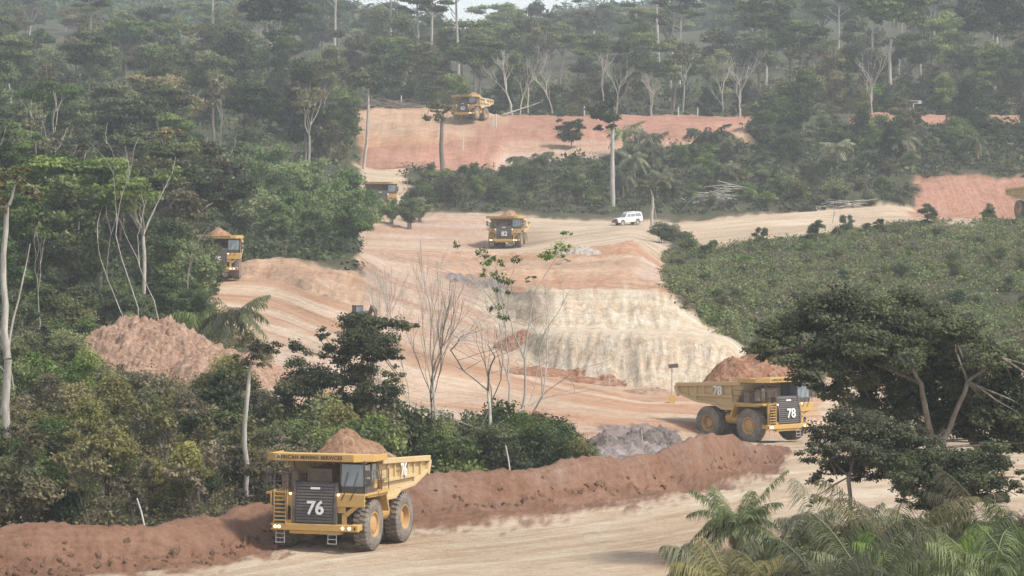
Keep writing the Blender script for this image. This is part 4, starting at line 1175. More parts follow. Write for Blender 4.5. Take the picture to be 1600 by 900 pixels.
# ------------------------------------------------------------------ low cover nobody could count
def undergrowth(name, n, b0, b1, d0, d1, rad, size, per, leafm, label, types='V', seed=1, hh=.6, dens_noise=.0, up=.6):
    r = np.random.default_rng(seed); lv = Leaves()
    d = np.sqrt(r.random(n * 3) * (d1 ** 2 - d0 ** 2) + d0 ** 2); b = r.uniform(b0, b1, n * 3)
    x = (b - 800) / F * d
    keep = 0
    for i in range(len(d)):
        if keep >= n: break
        if ground_type(x[i], d[i]) not in types: continue
        if dens_noise and mnoise.noise(Vector((x[i] * .15, d[i] * .15, seed))) < -dens_noise: continue
        keep += 1
        s = r.uniform(.5, 1.4)
        lv.blob((x[i], d[i], ground(x[i], d[i]) + hh * .4 * s), (rad * s, rad * s, hh * s), per, size, r, up, .6, (.1, .8))
    o = link(name, lv.mesh(name, leafm))
    tag(o, label, 'undergrowth', kind='stuff')
undergrowth('undergrowth', 1500, 1035, 1850, 266, 442, .9, .24, 34, L_BAMB, 'light green creepers on the hillside right of the cut', seed=22, dens_noise=-.02)
undergrowth('undergrowth', 3200, 1035, 1850, 266, 442, .95, .24, 40, L_MID, 'low green ground cover on the hillside right of the cut', seed=2)
undergrowth('undergrowth', 1900, 1035, 1850, 266, 442, .9, .24, 34, L_OLIVE, 'olive ground cover on the hillside right of the cut', seed=3, dens_noise=.05)
undergrowth('undergrowth', 1300, 1035, 1850, 266, 442, .9, .22, 30, L_DRY, 'dry brown scrub patches on the hillside right of the cut', seed=23, dens_noise=-.1)
undergrowth('undergrowth', 1800, 625, 1680, 532, 640, 1.5, .5, 24, L_MID, 'ground cover on the bank above the middle road', seed=4, hh=.9)
undergrowth('undergrowth', 2200, -60, 460, 156, 300, .7, .20, 34, L_OLIVE, 'tangled scrub and creepers behind the near berm', seed=5, hh=.6)
undergrowth('undergrowth', 900, -60, 460, 156, 235, .7, .16, 34, L_DRY, 'dry brown scrub behind the near berm', seed=6, hh=.7)
undergrowth('undergrowth', 700, 430, 960, 178, 222, .6, .18, 36, L_MID, 'leafy scrub behind the berm in the centre', seed=7, hh=.6)
undergrowth('undergrowth', 1500, -60, 640, 300, 560, 1.6, .5, 26, L_DARK, 'dark undergrowth under the left forest', seed=8, hh=1.2)
undergrowth('undergrowth', 1600, -60, 1680, 560, 900, 2.6, .8, 22, L_DARK, 'dark undergrowth under the hazy forest', seed=9, hh=1.8)
undergrowth('undergrowth', 6500, -300, 1900, 1180, 1700, 9, 2.2, 16, L_DARK, 'distant forest canopy fading into haze on the far hills', seed=12, hh=6)
undergrowth('undergrowth', 500, 1000, 1680, 108, 124, .6, .16, 30, L_MID, 'leafy ground cover under the foreground palms', seed=10, hh=.5)

# ------------------------------------------------------------------ hero trees
def W(b, row, d): return Vector(((b - 800) / F * d, d, zr(row, d)))

def pad_tree(name, base_b, base_d, pads, limbs, leafm, barkm, leaf, dens, seed, label, r0=.25, flat=.9, group=None, depth=.45):
    """tree built from hand-placed foliage pads; pads: (bearing, row, depth offset, radius across in px, radius up in px)"""
    r = np.random.default_rng(seed)
    p0 = B(base_b, base_d); s = base_d / F
    e = empty(name, p0)
    mb = MB(); lv = Leaves()
    nodes = {}
    for key, frm, b, row, dy, ra_, rb_ in limbs:
        a = Vector((0, 0, -.4)) if frm is None else nodes[frm]
        q = W(b, row, base_d + dy) - p0
        q.x = (b - 800) / F * base_d - p0.x
        q.z = zr(row, base_d) - p0.z
        pts = wob(a, q, 6, r, .07); mb.tube(pts, list(np.linspace(ra_, rb_, 7)), 8, cap=False)
        nodes[key] = q
    for (b, row, dy, rx, rz) in pads:
        c = Vector(((b - 800) / F * base_d - p0.x, dy, zr(row, base_d) - p0.z))
        near = min(nodes.values(), key=lambda v: (v - c).length)
        if (near - c).length > .5:
            for k in range(2):
                q = c + Vector((r.normal() * rx * s * .35, r.normal() * rx * s * .3, -rz * s * .2))
                mb.tube(wob(near, q, 5, r, .1), list(np.linspace(r0 * .28, .015, 6)), 5, cap=False)
        # each pad is itself several tufts
        m = max(5, int(rx * s * 8))
        for k in range(m):
            a = r.uniform(0, 6.28); t_ = math.sqrt(r.random()) * .8
            cc = (c.x + math.cos(a) * rx * s * t_, c.y + math.sin(a) * rx * s * t_ * depth * 2, c.z + r.normal() * rz * s * .45 - (t_ ** 2) * rz * s * .5)
            rr = rx * s * r.uniform(.26, .50)
            lv.blob(cc, (rr, rr, rr * r.uniform(.5, .95) * flat), int(rr * rr / leaf ** 2 * 24 * dens), leaf, r, .85, .6, (.15, .8))
    link('trunk', mb.mesh('trunk', barkm, smooth=True), e); link('crown', lv.mesh('crown', leafm), e)
    tag(e, label, 'tree', group)
    return e

pad_tree('umbrella_tree', 1468, 152,
  [(1205, 525, -1, 50, 20), (1255, 500, 1, 60, 24), (1320, 480, 0, 70, 26), (1390, 490, 2, 75, 26), (1450, 510, -1, 70, 24), (1500, 530, 1, 60, 22),
   (1200, 552, 1, 34, 14), (1248, 560, -2, 52, 20), (1320, 530, -2, 70, 26), (1400, 545, -3, 70, 26), (1465, 570, 2, 65, 28), (1550, 555, 0, 55, 26), (1600, 575, 1, 55, 26),
   (1345, 570, 2, 60, 28), (1540, 610, 2, 70, 30), (1590, 640, 0, 60, 26), (1400, 600, 3, 60, 32), (1450, 640, 3, 60, 36), (1520, 665, 3, 60, 30), (1600, 685, 2, 60, 26),
   (1300, 600, -1, 40, 18), (1350, 640, 2, 40, 26), (1640, 620, 1, 60, 30), (1258, 590, -1, 22, 9), (1430, 690, 3, 50, 26), (1300, 650, -1, 14, 8), (1480, 600, 3, 60, 30), (1560, 690, 3, 50, 26), (1380, 640, 3, 44, 26), (1500, 640, 3, 60, 30), (1560, 650, 1, 60, 26), (1350, 520, 2, 60, 24), (1280, 540, 1, 44, 18)],
  [('a', None, 1472, 700, 0, .22, .17), ('b', 'a', 1508, 595, -.6, .16, .11), ('c', 'b', 1556, 556, -1.2, .10, .05), ('d', 'b', 1500, 540, 1, .09, .04),
   ('e', None, 1458, 690, .6, .26, .2), ('f', 'e', 1440, 600, 0, .18, .12), ('g', 'f', 1400, 545, -1.5, .11, .05), ('h', 'f', 1345, 560, 1, .10, .04),
   ('i', 'e', 1330, 660, -.6, .12, .08), ('j', 'i', 1285, 600, -1, .07, .04), ('k', 'j', 1262, 560, -1, .04, .02), ('l', 'i', 1310, 590, 0, .06, .03), ('m', 'j', 1250, 545, 0, .04, .02)],
  L_ACA, K_GREY, .15, .62, 900, 'large dark umbrella tree with spreading layered crown beside truck 78 on the right', .25)
pad_tree('broadleaf_tree', 1325, 141,
  [(1300, 668, 0, 45, 20), (1345, 655, 1, 50, 18), (1400, 672, 0, 45, 20), (1285, 705, -1, 32, 20), (1330, 700, -2, 50, 24), (1390, 710, 1, 50, 24), (1290, 745, 0, 26, 16), (1350, 738, 1, 40, 16), (1275, 775, 0, 18, 14), (1320, 725, 1, 44, 22), (1370, 690, 0, 48, 24), (1425, 700, 1, 44, 22), (1265, 700, 0, 22, 16), (1300, 688, 0, 44, 20), (1355, 668, 0, 46, 20), (1440, 688, 1, 40, 20), (1400, 740, 1, 40, 18)],
  [('a', None, 1326, 745, 0, .13, .09), ('b', 'a', 1340, 690, 0, .08, .04), ('c', 'a', 1295, 710, 0, .06, .03)],
  L_ACA, K_GREY, .12, .62, 901, 'rounded dark tree with grey trunk under the left side of the umbrella tree', .14)
pad_tree('broadleaf_tree', 1476, 139,
  [(1450, 715, 0, 48, 20), (1510, 715, 1, 52, 20), (1555, 735, 0, 42, 20), (1420, 745, -1, 44, 22), (1480, 750, -1, 52, 24), (1540, 765, 1, 48, 22), (1445, 780, 1, 40, 16), (1500, 785, 0, 36, 14), (1580, 760, 0, 24, 16), (1400, 722, 1, 44, 22), (1460, 735, 0, 48, 22), (1520, 745, -1, 46, 22), (1570, 772, 0, 34, 16), (1430, 760, 0, 44, 20), (1500, 722, 0, 46, 22), (1545, 705, 0, 40, 18), (1480, 775, 0, 44, 18), (1590, 742, 0, 24, 16)],
  [('a', None, 1470, 840, 0, .2, .17), ('b', 'a', 1480, 790, 0, .17, .12), ('c', 'b', 1440, 740, 0, .09, .04), ('d', 'b', 1525, 745, 0, .09, .04)],
  L_ACA, K_TAN, .12, .62, 902, 'dark leafy tree with tan curved trunk rising behind the foreground palms', .16)
pad_tree('umbrella_tree', 520, 200,
  [(560, 500, 0, 36, 9), (600, 506, 1, 36, 9), (640, 508, 0, 22, 9), (575, 530, -1, 50, 14), (500, 525, 1, 18, 14), (535, 548, 0, 40, 16), (590, 555, 1, 34, 14), (470, 545, 0, 26, 18),
   (525, 590, 0, 55, 24), (585, 600, -1, 44, 24), (470, 600, 0, 50, 26), (618, 588, 0, 22, 14), (620, 560, 1, 14, 7), (540, 635, 0, 60, 26), (600, 640, 1, 40, 22), (480, 645, 0, 55, 26), (560, 675, 0, 60, 22), (450, 690, 0, 55, 22), (500, 700, 0, 50, 20)],
  [('a', None, 525, 660, 0, .2, .15), ('b', 'a', 540, 590, 0, .13, .08), ('c', 'b', 585, 540, 0, .07, .03), ('d', 'b', 525, 560, 0, .06, .03), ('e', 'a', 480, 610, 0, .1, .04)],
  L_MID, K_GREY, .16, .6, 903, 'dark green tree with ragged spreading crown behind the nearest truck', .2)
pad_tree('sparse_tree', 386, 176,
  [(385, 535, 0, 24, 11), (410, 545, 0, 24, 12), (432, 540, 0, 18, 9), (392, 565, 0, 24, 10), (370, 556, 0, 14, 9)],
  [('a', None, 388, 600, 0, .15, .12), ('b', 'a', 395, 545, 0, .11, .05)],
  L_OLIVE, K_PALE, .15, .45, 904, 'slender pale trunked tree with small thin crown left of the nearest truck', .12)
pad_tree('broadleaf_tree', 345, 190,
  [(348, 588, 0, 26, 12), (335, 615, 0, 30, 15), (365, 625, 0, 24, 12), (300, 660, 0, 36, 18), (350, 665, 0, 34, 20), (290, 700, 0, 34, 20), (340, 712, 0, 36, 18), (370, 735, 0, 30, 14)],
  [('a', None, 342, 690, 0, .12, .09), ('b', 'a', 348, 610, 0, .07, .03), ('c', 'a', 300, 680, 0, .05, .03)],
  L_DARK, K_GREY, .24, .7, 905, 'dark long leaved small tree in front of the dirt heap', .1)
pad_tree('broadleaf_tree', 1225, 632,
  [(1205, 150, 0, 22, 12), (1235, 138, 1, 26, 12), (1190, 172, 0, 26, 14), (1225, 165, 0, 34, 16), (1185, 200, 0, 24, 14), (1220, 195, 0, 36, 18), (1250, 180, 0, 20, 16), (1205, 225, 0, 36, 16), (1250, 215, 0, 28, 16)],
  [('a', None, 1215, 200, 0, .4, .3), ('b', 'a', 1235, 155, 0, .25, .1)],
  L_DARK, K_GREY, .55, .9, 906, 'large dark tree standing out between the upper road and the bushy bank', .3)
pad_tree('broadleaf_tree', 893, 618,
  [(880, 198, 0, 14, 7), (900, 195, 0, 16, 7), (892, 210, 0, 20, 7)], [('a', None, 893, 205, 0, .15, .1)],
  L_DARK, K_GREY, .4, .9, 907, 'small dark round tree against the orange slope left of the tall bare bole', .15)
pad_tree('tall_tree', 568, 583,
  [(556, 120, 0, 18, 5), (580, 116, 0, 18, 5), (568, 128, 0, 22, 5)], [('a', None, 572, 128, 0, .32, .22)],
  L_DARK, K_PALE, .5, .9, 908, 'tall thin pale trunked tree with tiny flat crown left of the orange slope', .2)
pad_tree('broken_tree', 692, 588,
  [(680, 165, 0, 15, 10), (700, 172, 0, 12, 8), (668, 182, 0, 9, 6), (686, 182, 0, 12, 8)], [('a', None, 692, 190, 0, .5, .32), ('b', 'a', 676, 160, 0, .25, .1)],
  L_OLIVE, K_GREY, .5, .7, 909, 'broken grey trunk with leafy remains on top before the orange slope', .2)
pad_tree('tall_tree', 957, 542,
  [(930, 170, 0, 16, 6), (950, 162, 0, 18, 6), (945, 182, 0, 22, 6), (935, 200, 0, 10, 5), (955, 198, 0, 10, 4)], [('a', None, 957, 210, 0, .48, .32), ('b', 'a', 958, 160, 0, .3, .1)],
  L_DARK, K_PALE, .5, .8, 910, 'tall pale trunk with small tiered crown above the white car', .2)
pad_tree('sparse_tree', 1018, 508,
  [(1010, 292, 0, 20, 5), (1030, 285, 0, 14, 5), (1020, 380, 0, 20, 8), (1035, 372, 0, 18, 9)], [('a', None, 1019, 305, 0, .28, .16), ('b', 'a', 1016, 288, 0, .12, .05)],
  L_OLIVE, K_PALE, .4, .6, 911, 'short pale trunked tree just right of the white car', .15)
pad_tree('tall_tree', 424, 700,
  [(395, 8, 0, 24, 8), (430, 0, 0, 30, 9), (460, 10, 0, 22, 7), (410, 22, 0, 24, 6), (440, 25, 0, 20, 6), (450, -14, 0, 30, 8), (400, -12, 0, 26, 8)],
  [('a', None, 420, 60, 0, .55, .42), ('b', 'a', 415, 25, 0, .35, .15), ('c', None, 432, 60, .5, .45, .35), ('d', 'c', 442, 15, 0, .3, .12)],
  L_DARK, K_PALE, .7, .8, 912, 'towering tree with twin white trunks rising out of the left hazy forest', .3)
for (b, d, base, top, wpx, sd_, lb) in ((1396, 700, 60, -20, 60, 913, 'tall emergent tree cut by the top of the picture on the right'), (1195, 760, 50, -10, 50, 914, 'hazy emergent tree at the top edge above the big dark tree'),
        (1560, 705, 60, -10, 70, 915, 'dark emergent tree near the top right corner')):
    pd = [(b + ox * wpx, top + oy, 0, wpx * .42, 11) for ox, oy in ((-.6, 20), (0, 0), (.6, 15), (-.3, 40), (.4, 45), (0, 25))]
    pad_tree('emergent_tree', b, d, pd, [('a', None, b + 2, base, 0, .5, .35), ('b', 'a', b - 8, top + 25, 0, .3, .12), ('c', 'a', b + 14, top + 15, 0, .3, .1)], L_DARK, K_PALE, .7, .9, sd_, lb, .3)

# bare trees in the centre
def bare(b, d, top_row, seed, spread, r0, barkm, label, depth=4, up=.9, first=.45, nb=3, leafm=None, leafn=0, lean=(0, 0), leafsz=.22, name='bare_tree', group=None, sx=1.0):
    p = B(b, d); h = zr(top_row, d) - p.z
    me = bare_mesh(seed, h, spread, r0, barkm, depth, up, first, nb, leafm, leafn, lean, leafsz)
    e = plant(name, me, p, 1, 0, None, label, 'tree', group); e.scale = (sx, sx, 1); return e
bare(688, 212, 372, 401, .17, .2, K_PALE, 'tall bare tree with dense upright twigs at the centre', 5, 1.6, .5, 3, sx=.5)
bare(672, 214, 430, 402, .18, .14, K_GREY, 'bare tree close at the left of the tallest bare tree', 4, 1.4, .5, 3, sx=.7)
bare(755, 204, 462, 403, 1.3, .15, K_PALE, 'straight pale bare tree with flat twiggy crown', 4, .12, .84, 4)
bare(742, 206, 500, 404, .25, .08, K_GREY, 'thin brown forked bare tree beside the flat crowned bare tree', 3, .9, .5, 2)
bare(786, 214, 378, 405, .26, .15, K_PALE, 'leaning bare tree with a few fresh green leaf tufts', 4, .8, .5, 2, L_FRES, 18, (.12, 0), .24, sx=.75)
bare(800, 210, 440, 406, .22, .10, K_PALE, 'thin pale bare tree leaning right of the flat crowned tree', 3, .9, .6, 2, None, 0, (.16, 0))
bare(612, 212, 520, 407, .4, .07, K_PALE, 'small pale bare tree right of the dark ragged crown', 4, .6, .4, 2)
bare(598, 240, 430, 408, .22, .06, K_PALE, 'faint thin bare tree before the tan slope', 4, 1.0, .45, 3)
bare(640, 225, 400, 409, .2, .06, K_PALE, 'faint thin bare tree left of the tallest bare tree', 4, 1.0, .45, 3)
pad_tree('sparse_tree', 812, 211, [(770, 408, 0, 20, 8), (765, 425, 0, 14, 7), (786, 430, 0, 8, 5), (858, 395, 0, 22, 9), (885, 385, 1, 22, 8), (880, 405, 0, 14, 7), (830, 432, 0, 9, 7), (885, 364, 0, 13, 3)],
  [('a', None, 818, 560, 0, .10, .07), ('b', 'a', 838, 450, 0, .07, .03), ('c', 'b', 870, 400, 0, .03, .015), ('d', 'a', 775, 440, 0, .05, .02)], L_FRES, K_PALE, .19, .28, 916, 'thin leaning tree with sprays of yellow green leaves before the middle road', .04)
# pale trunks in the left
pad_tree('tall_tree', 8, 176, [(20, 285, 0, 30, 10), (50, 300, 0, 22, 8), (-10, 310, 0, 26, 10), (30, 262, 0, 20, 8), (5, 330, 0, 14, 6)],
  [('a', None, 12, 560, 0, .27, .22), ('b', 'a', 14, 320, 0, .22, .14), ('c', 'b', 30, 275, 0, .1, .04), ('d', 'a', 48, 380, .5, .08, .03)], L_DRY, K_PALE, .2, .3, 917, 'tall white trunk with sparse brown leaves at the left edge of the picture', .08)
bare(30, 205, 330, 411, .3, .08, K_PALE, 'forked thin pale tree right of the white trunk', 3, .8, .5, 2)
bare(216, 285, 215, 412, .2, .07, K_PALE, 'pale leaning dead limb in the dark left forest', 2, .8, .7, 2, None, 0, (.12, 0))
bare(205, 280, 320, 413, .3, .055, K_PALE, 'dead pale tree bending left in the left forest', 2, .4, .6, 2, None, 0, (-.4, 0))
bare(254, 282, 312, 414, .2, .075, K_PALE, 'thin pale straight trunk in the left forest', 2, .8, .8, 2)
bare(285, 300, 355, 415, .3, .08, K_GREY, 'brown crooked dead tree left of the half hidden truck', 3, .6, .5, 2, None, 0, (.12, 0))
bare(105, 420, 140, 416, .4, .14, K_PALE, 'pale branching tree high in the upper left forest', 3, .6, .5, 3)
bare(52, 262, 350, 417, .3, .08, K_PALE, 'small pale forked tree low in the left forest', 3, .8, .5, 2, None, 0, (.2, 0))
bare(1018, 668, 110, 418, .45, .3, K_PALE, 'broad bare pale tree in front of the hazy forest', 5, .7, .4, 3)
bare(800, 672, 75, 419, .35, .3, K_PALE, 'tall bare white tree behind the upper road', 4, .8, .5, 3)
bare(947, 676, 80, 420, .25, .28, K_PALE, 'tall slim white bare tree behind the crown of the tall tree', 3, .9, .7, 2)
bare(1300, 500, 318, 421, .4, .07, K_PALE, 'small bare tree at the right of the brush pile', 3, .5, .4, 2)

# palms
def palm(b, d, row, L, nf, seed, label, leafl=.7, up=1.15, wid=.06, m=None, group='foreground palms at the lower right', n=64):
    p = B(b, d); tip = zr(row, d) - p.z
    th = max(.5, tip - L * up * up * .40)
    me = palm_mesh(seed, th, L, nf, leafl, m, up, n, wid)
    return plant('palm', me, p, 1, 0, None, label, 'palm', group, parts=('trunk', 'fronds'))
palm(1165, 124, 752, 2.2, 26, 501, 'slender upright young palm left of the foreground palms', .5, 1.45, .03, L_PALM)
for i, (b, d, row, L, nf, lb) in enumerate((
    (1112, 119, 858, 2.2, 14, 'small fan of palm fronds at the far left of the foreground palms'),
    (1150, 114, 872, 2.6, 18, 'low arching palm below the slender young palm'),
    (1215, 130, 808, 2.8, 18, 'pale olive palm right of the slender young palm'),
    (1262, 121, 832, 3.2, 20, 'bushy palm between the young palm and the tallest fountain palm'),
    (1310, 131, 800, 3.0, 20, 'palm in front of the bare patch of pale earth'),
    (1395, 124, 775, 4.0, 26, 'largest fountain shaped palm in the middle of the foreground'),
    (1345, 113, 845, 3.4, 20, 'low palm in front of the largest fountain palm'),
    (1440, 115, 850, 3.0, 20, 'palm at the foot of the tan curved trunk'),
    (1500, 121, 815, 3.4, 22, 'arching palm right of the tan curved trunk'),
    (1560, 130, 785, 3.4, 22, 'green palm under the right side of the dark trees'),
    (1545, 112, 850, 3.2, 20, 'low palm near the lower right corner'),
    (1610, 122, 800, 3.4, 20, 'palm cut off by the right picture edge'),
    (1600, 111, 860, 3.0, 18, 'lowest palm in the lower right corner'),
    (1210, 112, 872, 2.8, 18, 'low palm below the pale olive palm'),
    (1290, 110, 870, 2.8, 18, 'lowest palm below the bushy palm'),
    (1455, 132, 805, 2.6, 18, 'palm directly behind the tan curved trunk'))):
    palm(b, d, row - 22, L, int(nf * 1.35), 510 + i, lb, .95, 1.3, .034, (L_PALM, L_OLIVE, L_PALM, L_MID)[i % 4])
palm(362, 284, 462, 4.6, 18, 530, 'dark feathery palm behind the right end of the dirt heap', 1.1, 1.0, .10, L_MID, None, 30)
palm(318, 290, 482, 3.6, 16, 531, 'lower dark palm left of the feathery palm by the dirt heap', 1.0, .8, .10, L_MID, None, 30)
palm(830, 590, 236, 6.5, 22, 532, 'large feathery palm on the bank below the orange slope', 1.6, .95, .2, L_PALM, None, 30)
palm(1106, 615, 196, 6.0, 22, 533, 'palm standing out before the right part of the orange slope', 1.6, 1.0, .2, L_MID, None, 30)
palm(1000, 600, 215, 5.5, 20, 534, 'palm on the bank right of the tall pale trunk', 1.6, 1.0, .2, L_BAMB, None, 30)

# ------------------------------------------------------------------ heaps of dumped earth
def heap(name, b, d, wpx, hpx, L, seed, m, label, peak=(0, 0), rough=.16, power=1.1, cat='heap', dz=0):
    p = B(b, d); s = d / F
    me = heap_mesh(name, m, L, wpx * s, hpx * s, seed, peak, rough, 110, power)
    for v in me.vertices: v.co.z += ground(p.x + v.co.x, p.y + v.co.y) - p.z
    o = link(name, me); o.location = p + Vector((0, 0, -.25 + dz)); tag(o, label, cat, 'heaps of dumped earth')
    return o
M_PINK = mat_load('pink_earth', (.44, .275, .19, 1), (.60, .43, .32, 1))
M_GREYR = mat_load('grey_rubble', (.22, .18, .165, 1), (.36, .31, .28, 1))
M_WHR = mat_load('white_rubble', (.52, .46, .4, 1), (.66, .6, .52, 1))
heap('dirt_heap', 240, 256, 270, 54, 19, 41, M_PINK, 'large rough heap of pink red soil in the scrub on the left', (-.1, .2), .5, 3.2)
heap('dirt_heap', 352, 250, 210, 46, 14, 42, M_PINK, 'lower heap of pale pink soil at the right of the large heap', (-.2, .2), .30, 2.6)
heap('dirt_heap', 850, 267, 150, 13, 6, 43, M_LOADR, 'red soil heap at the foot of the pale slope, left one', (.1, 0), .35, 1.8)
heap('dirt_heap', 930, 264, 130, 11, 4, 44, M_LOADR, 'red soil heap under the cream cut face', (-.2, 0), .35, 1.8)
heap('dirt_heap', 1010, 261, 110, 8, 4, 45, M_PINK, 'low pale heap at the foot of the cream cut face', (-.2, 0), .4, 1.8)
heap('dirt_heap', 1205, 266, 110, 30, 8, 46, M_LOADR, 'orange red heap behind truck 78 right of the cut face', (-.3, 0), .4, 1.6)
heap('dirt_heap', 800, 283, 66, 18, 7, 47, M_LOADR, 'small dark red heap on the left edge of the cut', (0, 0), .5, 1.5)
heap('rubble_heap', 1020, 226, 110, 20, 7, 48, M_GREYR, 'grey purple rubble heap behind the right part of the berm', (0, 0), .5, 1.8)
heap('rubble_heap', 945, 222, 90, 20, 6, 49, M_GREYR, 'low grey rubble heap beside the centre shrubs', (0, 0), .5, 1.8)
heap('rubble_heap', 905, 418, 80, 13, 7, 50, M_WHR, 'pale white rubble heap on the edge of the middle road', (0, 0), .5, 2)
# ------------------------------------------------------------------ white station wagon
def make_car():
    root = empty('station_wagon')
    mw = mat_paint('white_car_paint', (.78, .78, .76, 1), .35, .12, scale=1.0)
    mb = MB()
    # lower hull with wheel arches cut, then the cabin narrowing upwards
    def arch(y0, r, n=7): return [(y0 - r * math.cos(math.pi * k / n), .45 + r * math.sin(math.pi * k / n)) for k in range(n + 1)]
    prof = [(-2.35, .5)] + arch(-1.45, .45) + arch(1.45, .45) + [(2.4, .5), (2.42, 1.15), (-.95, 1.18), (-2.2, 1.12), (-2.38, .95)]
    mb.prism(prof, -.86, .86)
    cab = [(-.95, 1.17), (-.42, 1.78), (2.30, 1.84), (2.42, 1.15)]
    vs = [(-.85, y, z) if z < 1.3 else (-.70, y, z) for y, z in cab] + [(.85, y, z) if z < 1.3 else (.70, y, z) for y, z in cab]
    mb.add(vs, [(0, 1, 2, 3), (7, 6, 5, 4), (0, 4, 5, 1), (1, 5, 6, 2), (2, 6, 7, 3), (3, 7, 4, 0)])
    mb.build('body', mw, root, bevel=.03)
    m = MB(); m.box((0, -2.45, .62), (1.75, .16, .2)); m.build('front_bumper', M_DARK, root)
    m = MB(); m.tube([(-.7, -2.56, .55), (-.7, -2.5, 1.1), (.7, -2.5, 1.1), (.7, -2.56, .55)], .035, 6); m.build('bull_bar', M_DARK, root)
    m = MB(); m.box((0, -2.37, .88), (.95, .06, .28)); m.build('radiator_grille', M_DARK, root)
    m = MB(); m.box((0, 2.47, .6), (1.7, .14, .16)); m.build('rear_bumper', M_DARK, root)
    for s in (-1, 1):
        m = MB(); m.lathe([(0, 0), (0, .11), (-.05, .1), (-.05, 0)], (s * .63, -2.38, .88), 12, 'y'); m.build('headlight', M_STEEL, root)
        for (ya, yb, yc, yd) in ((-.62, .12, -.32, .12), (.2, .98, .2, .98), (1.06, 2.15, 1.06, 2.1)):
            m = MB(); xa, xb = .833, .722
            vs = [(s * xa, ya, 1.25), (s * xa, yb, 1.25), (s * xb, yd, 1.70), (s * xb, yc, 1.70)]
            vs += [(v[0] + s * .015, v[1], v[2]) for v in vs]
            m.add(vs, [(0, 1, 2, 3), (7, 6, 5, 4), (0, 4, 5, 1), (1, 5, 6, 2), (2, 6, 7, 3), (3, 7, 4, 0)]); m.build('side_window', M_GLASS, root)
        for y in (-1.45, 1.45):
            wr = empty('wheel', (s * .74, y, .40), 0 if s > 0 else math.pi); wr.parent = root
            m = MB(); m.lathe([(-.12, .24), (-.13, .36), (-.09, .40), (.09, .40), (.13, .36), (.12, .24)], (0, 0, 0), 24); m.build('tyre', M_TYRE, wr)
            m = MB(); m.lathe([(.1, .25), (.08, .2), (.04, .12), (.08, .06), (.08, 0)], (0, 0, 0), 18); m.build('rim', M_STEEL, wr)
    m = MB(); vs = [(-.76, -.88, 1.25), (.76, -.88, 1.25), (.66, -.49, 1.70), (-.66, -.49, 1.70)]; vs += [(v[0], v[1] - .03, v[2] + .02) for v in vs]
    m.add(vs, [(0, 1, 2, 3), (7, 6, 5, 4), (0, 4, 5, 1), (1, 5, 6, 2), (2, 6, 7, 3), (3, 7, 4, 0)]); m.build('windshield', M_GLASS, root)
    m = MB()
    for y in (-.2, .8, 1.8): m.box((0, y, 1.91), (1.3, .05, .06))
    for x in (-.62, .62): m.box((x, .8, 1.95), (.05, 2.3, .05))
    m.build('roof_rack', mw, root)
    return root
car = make_car()
set_rot(car, B(981, 506) + Vector((0, 0, .0)), R(-62), 0, 0)
car.scale = (1.12, 1.0, 1.12)
car.rotation_euler = (R(4), 0, R(-62))
tag(car, 'white four wheel drive station wagon on the middle road', 'car')

# ------------------------------------------------------------------ excavator half hidden by the ragged tree
def make_excavator():
    root = empty('excavator')
    for s in (-1, 1):
        m = MB(); m.prism([(-2.0, .1), (2.0, .1), (2.3, .45), (2.0, .85), (-2.0, .85), (-2.3, .45)], s * .9, s * 1.4); m.build('crawler_track', M_DARK, root, bevel=.05)
    m = MB(); m.box((0, .3, 1.5), (2.6, 3.6, 1.0)); m.box((.6, 1.2, 2.2), (1.3, 1.6, .5)); m.build('upper_body', M_DARK, root, bevel=.05)
    m = MB(); m.box((-.8, -.7, 2.45), (.95, 1.5, 1.2)); m.box((-.8, -.7, 3.1), (1.05, 1.6, .1)); c = m.build('cab', M_DARK, root, bevel=.03)
    m = MB(); m.box((-.8, -1.47, 2.6), (.8, .03, .8)); m.build('windshield', M_GLASS, c)
    m = MB(); m.prism([(-1.2, 1.6), (-3.0, 3.2), (-4.6, 2.6), (-4.5, 2.3), (-3.0, 2.8), (-1.1, 1.2)], .1, .5); m.build('boom', M_DARK, root)
    m = MB(); m.prism([(-4.7, 2.8), (-4.3, 2.4), (-4.2, .8), (-4.5, .8)], .15, .45); m.build('stick', M_DARK, root)
    m = MB(); m.prism([(-4.6, .9), (-4.0, .9), (-3.7, .4), (-4.2, .1), (-4.7, .5)], -.2, .8); m.build('bucket', M_DARK, root)
    return root
ex = make_excavator(); set_rot(ex, B(566, 292), R(20)); ex.scale = (.8, .8, .85); tag(ex, 'dark cabbed excavator half hidden behind the ragged dark tree', 'excavator')

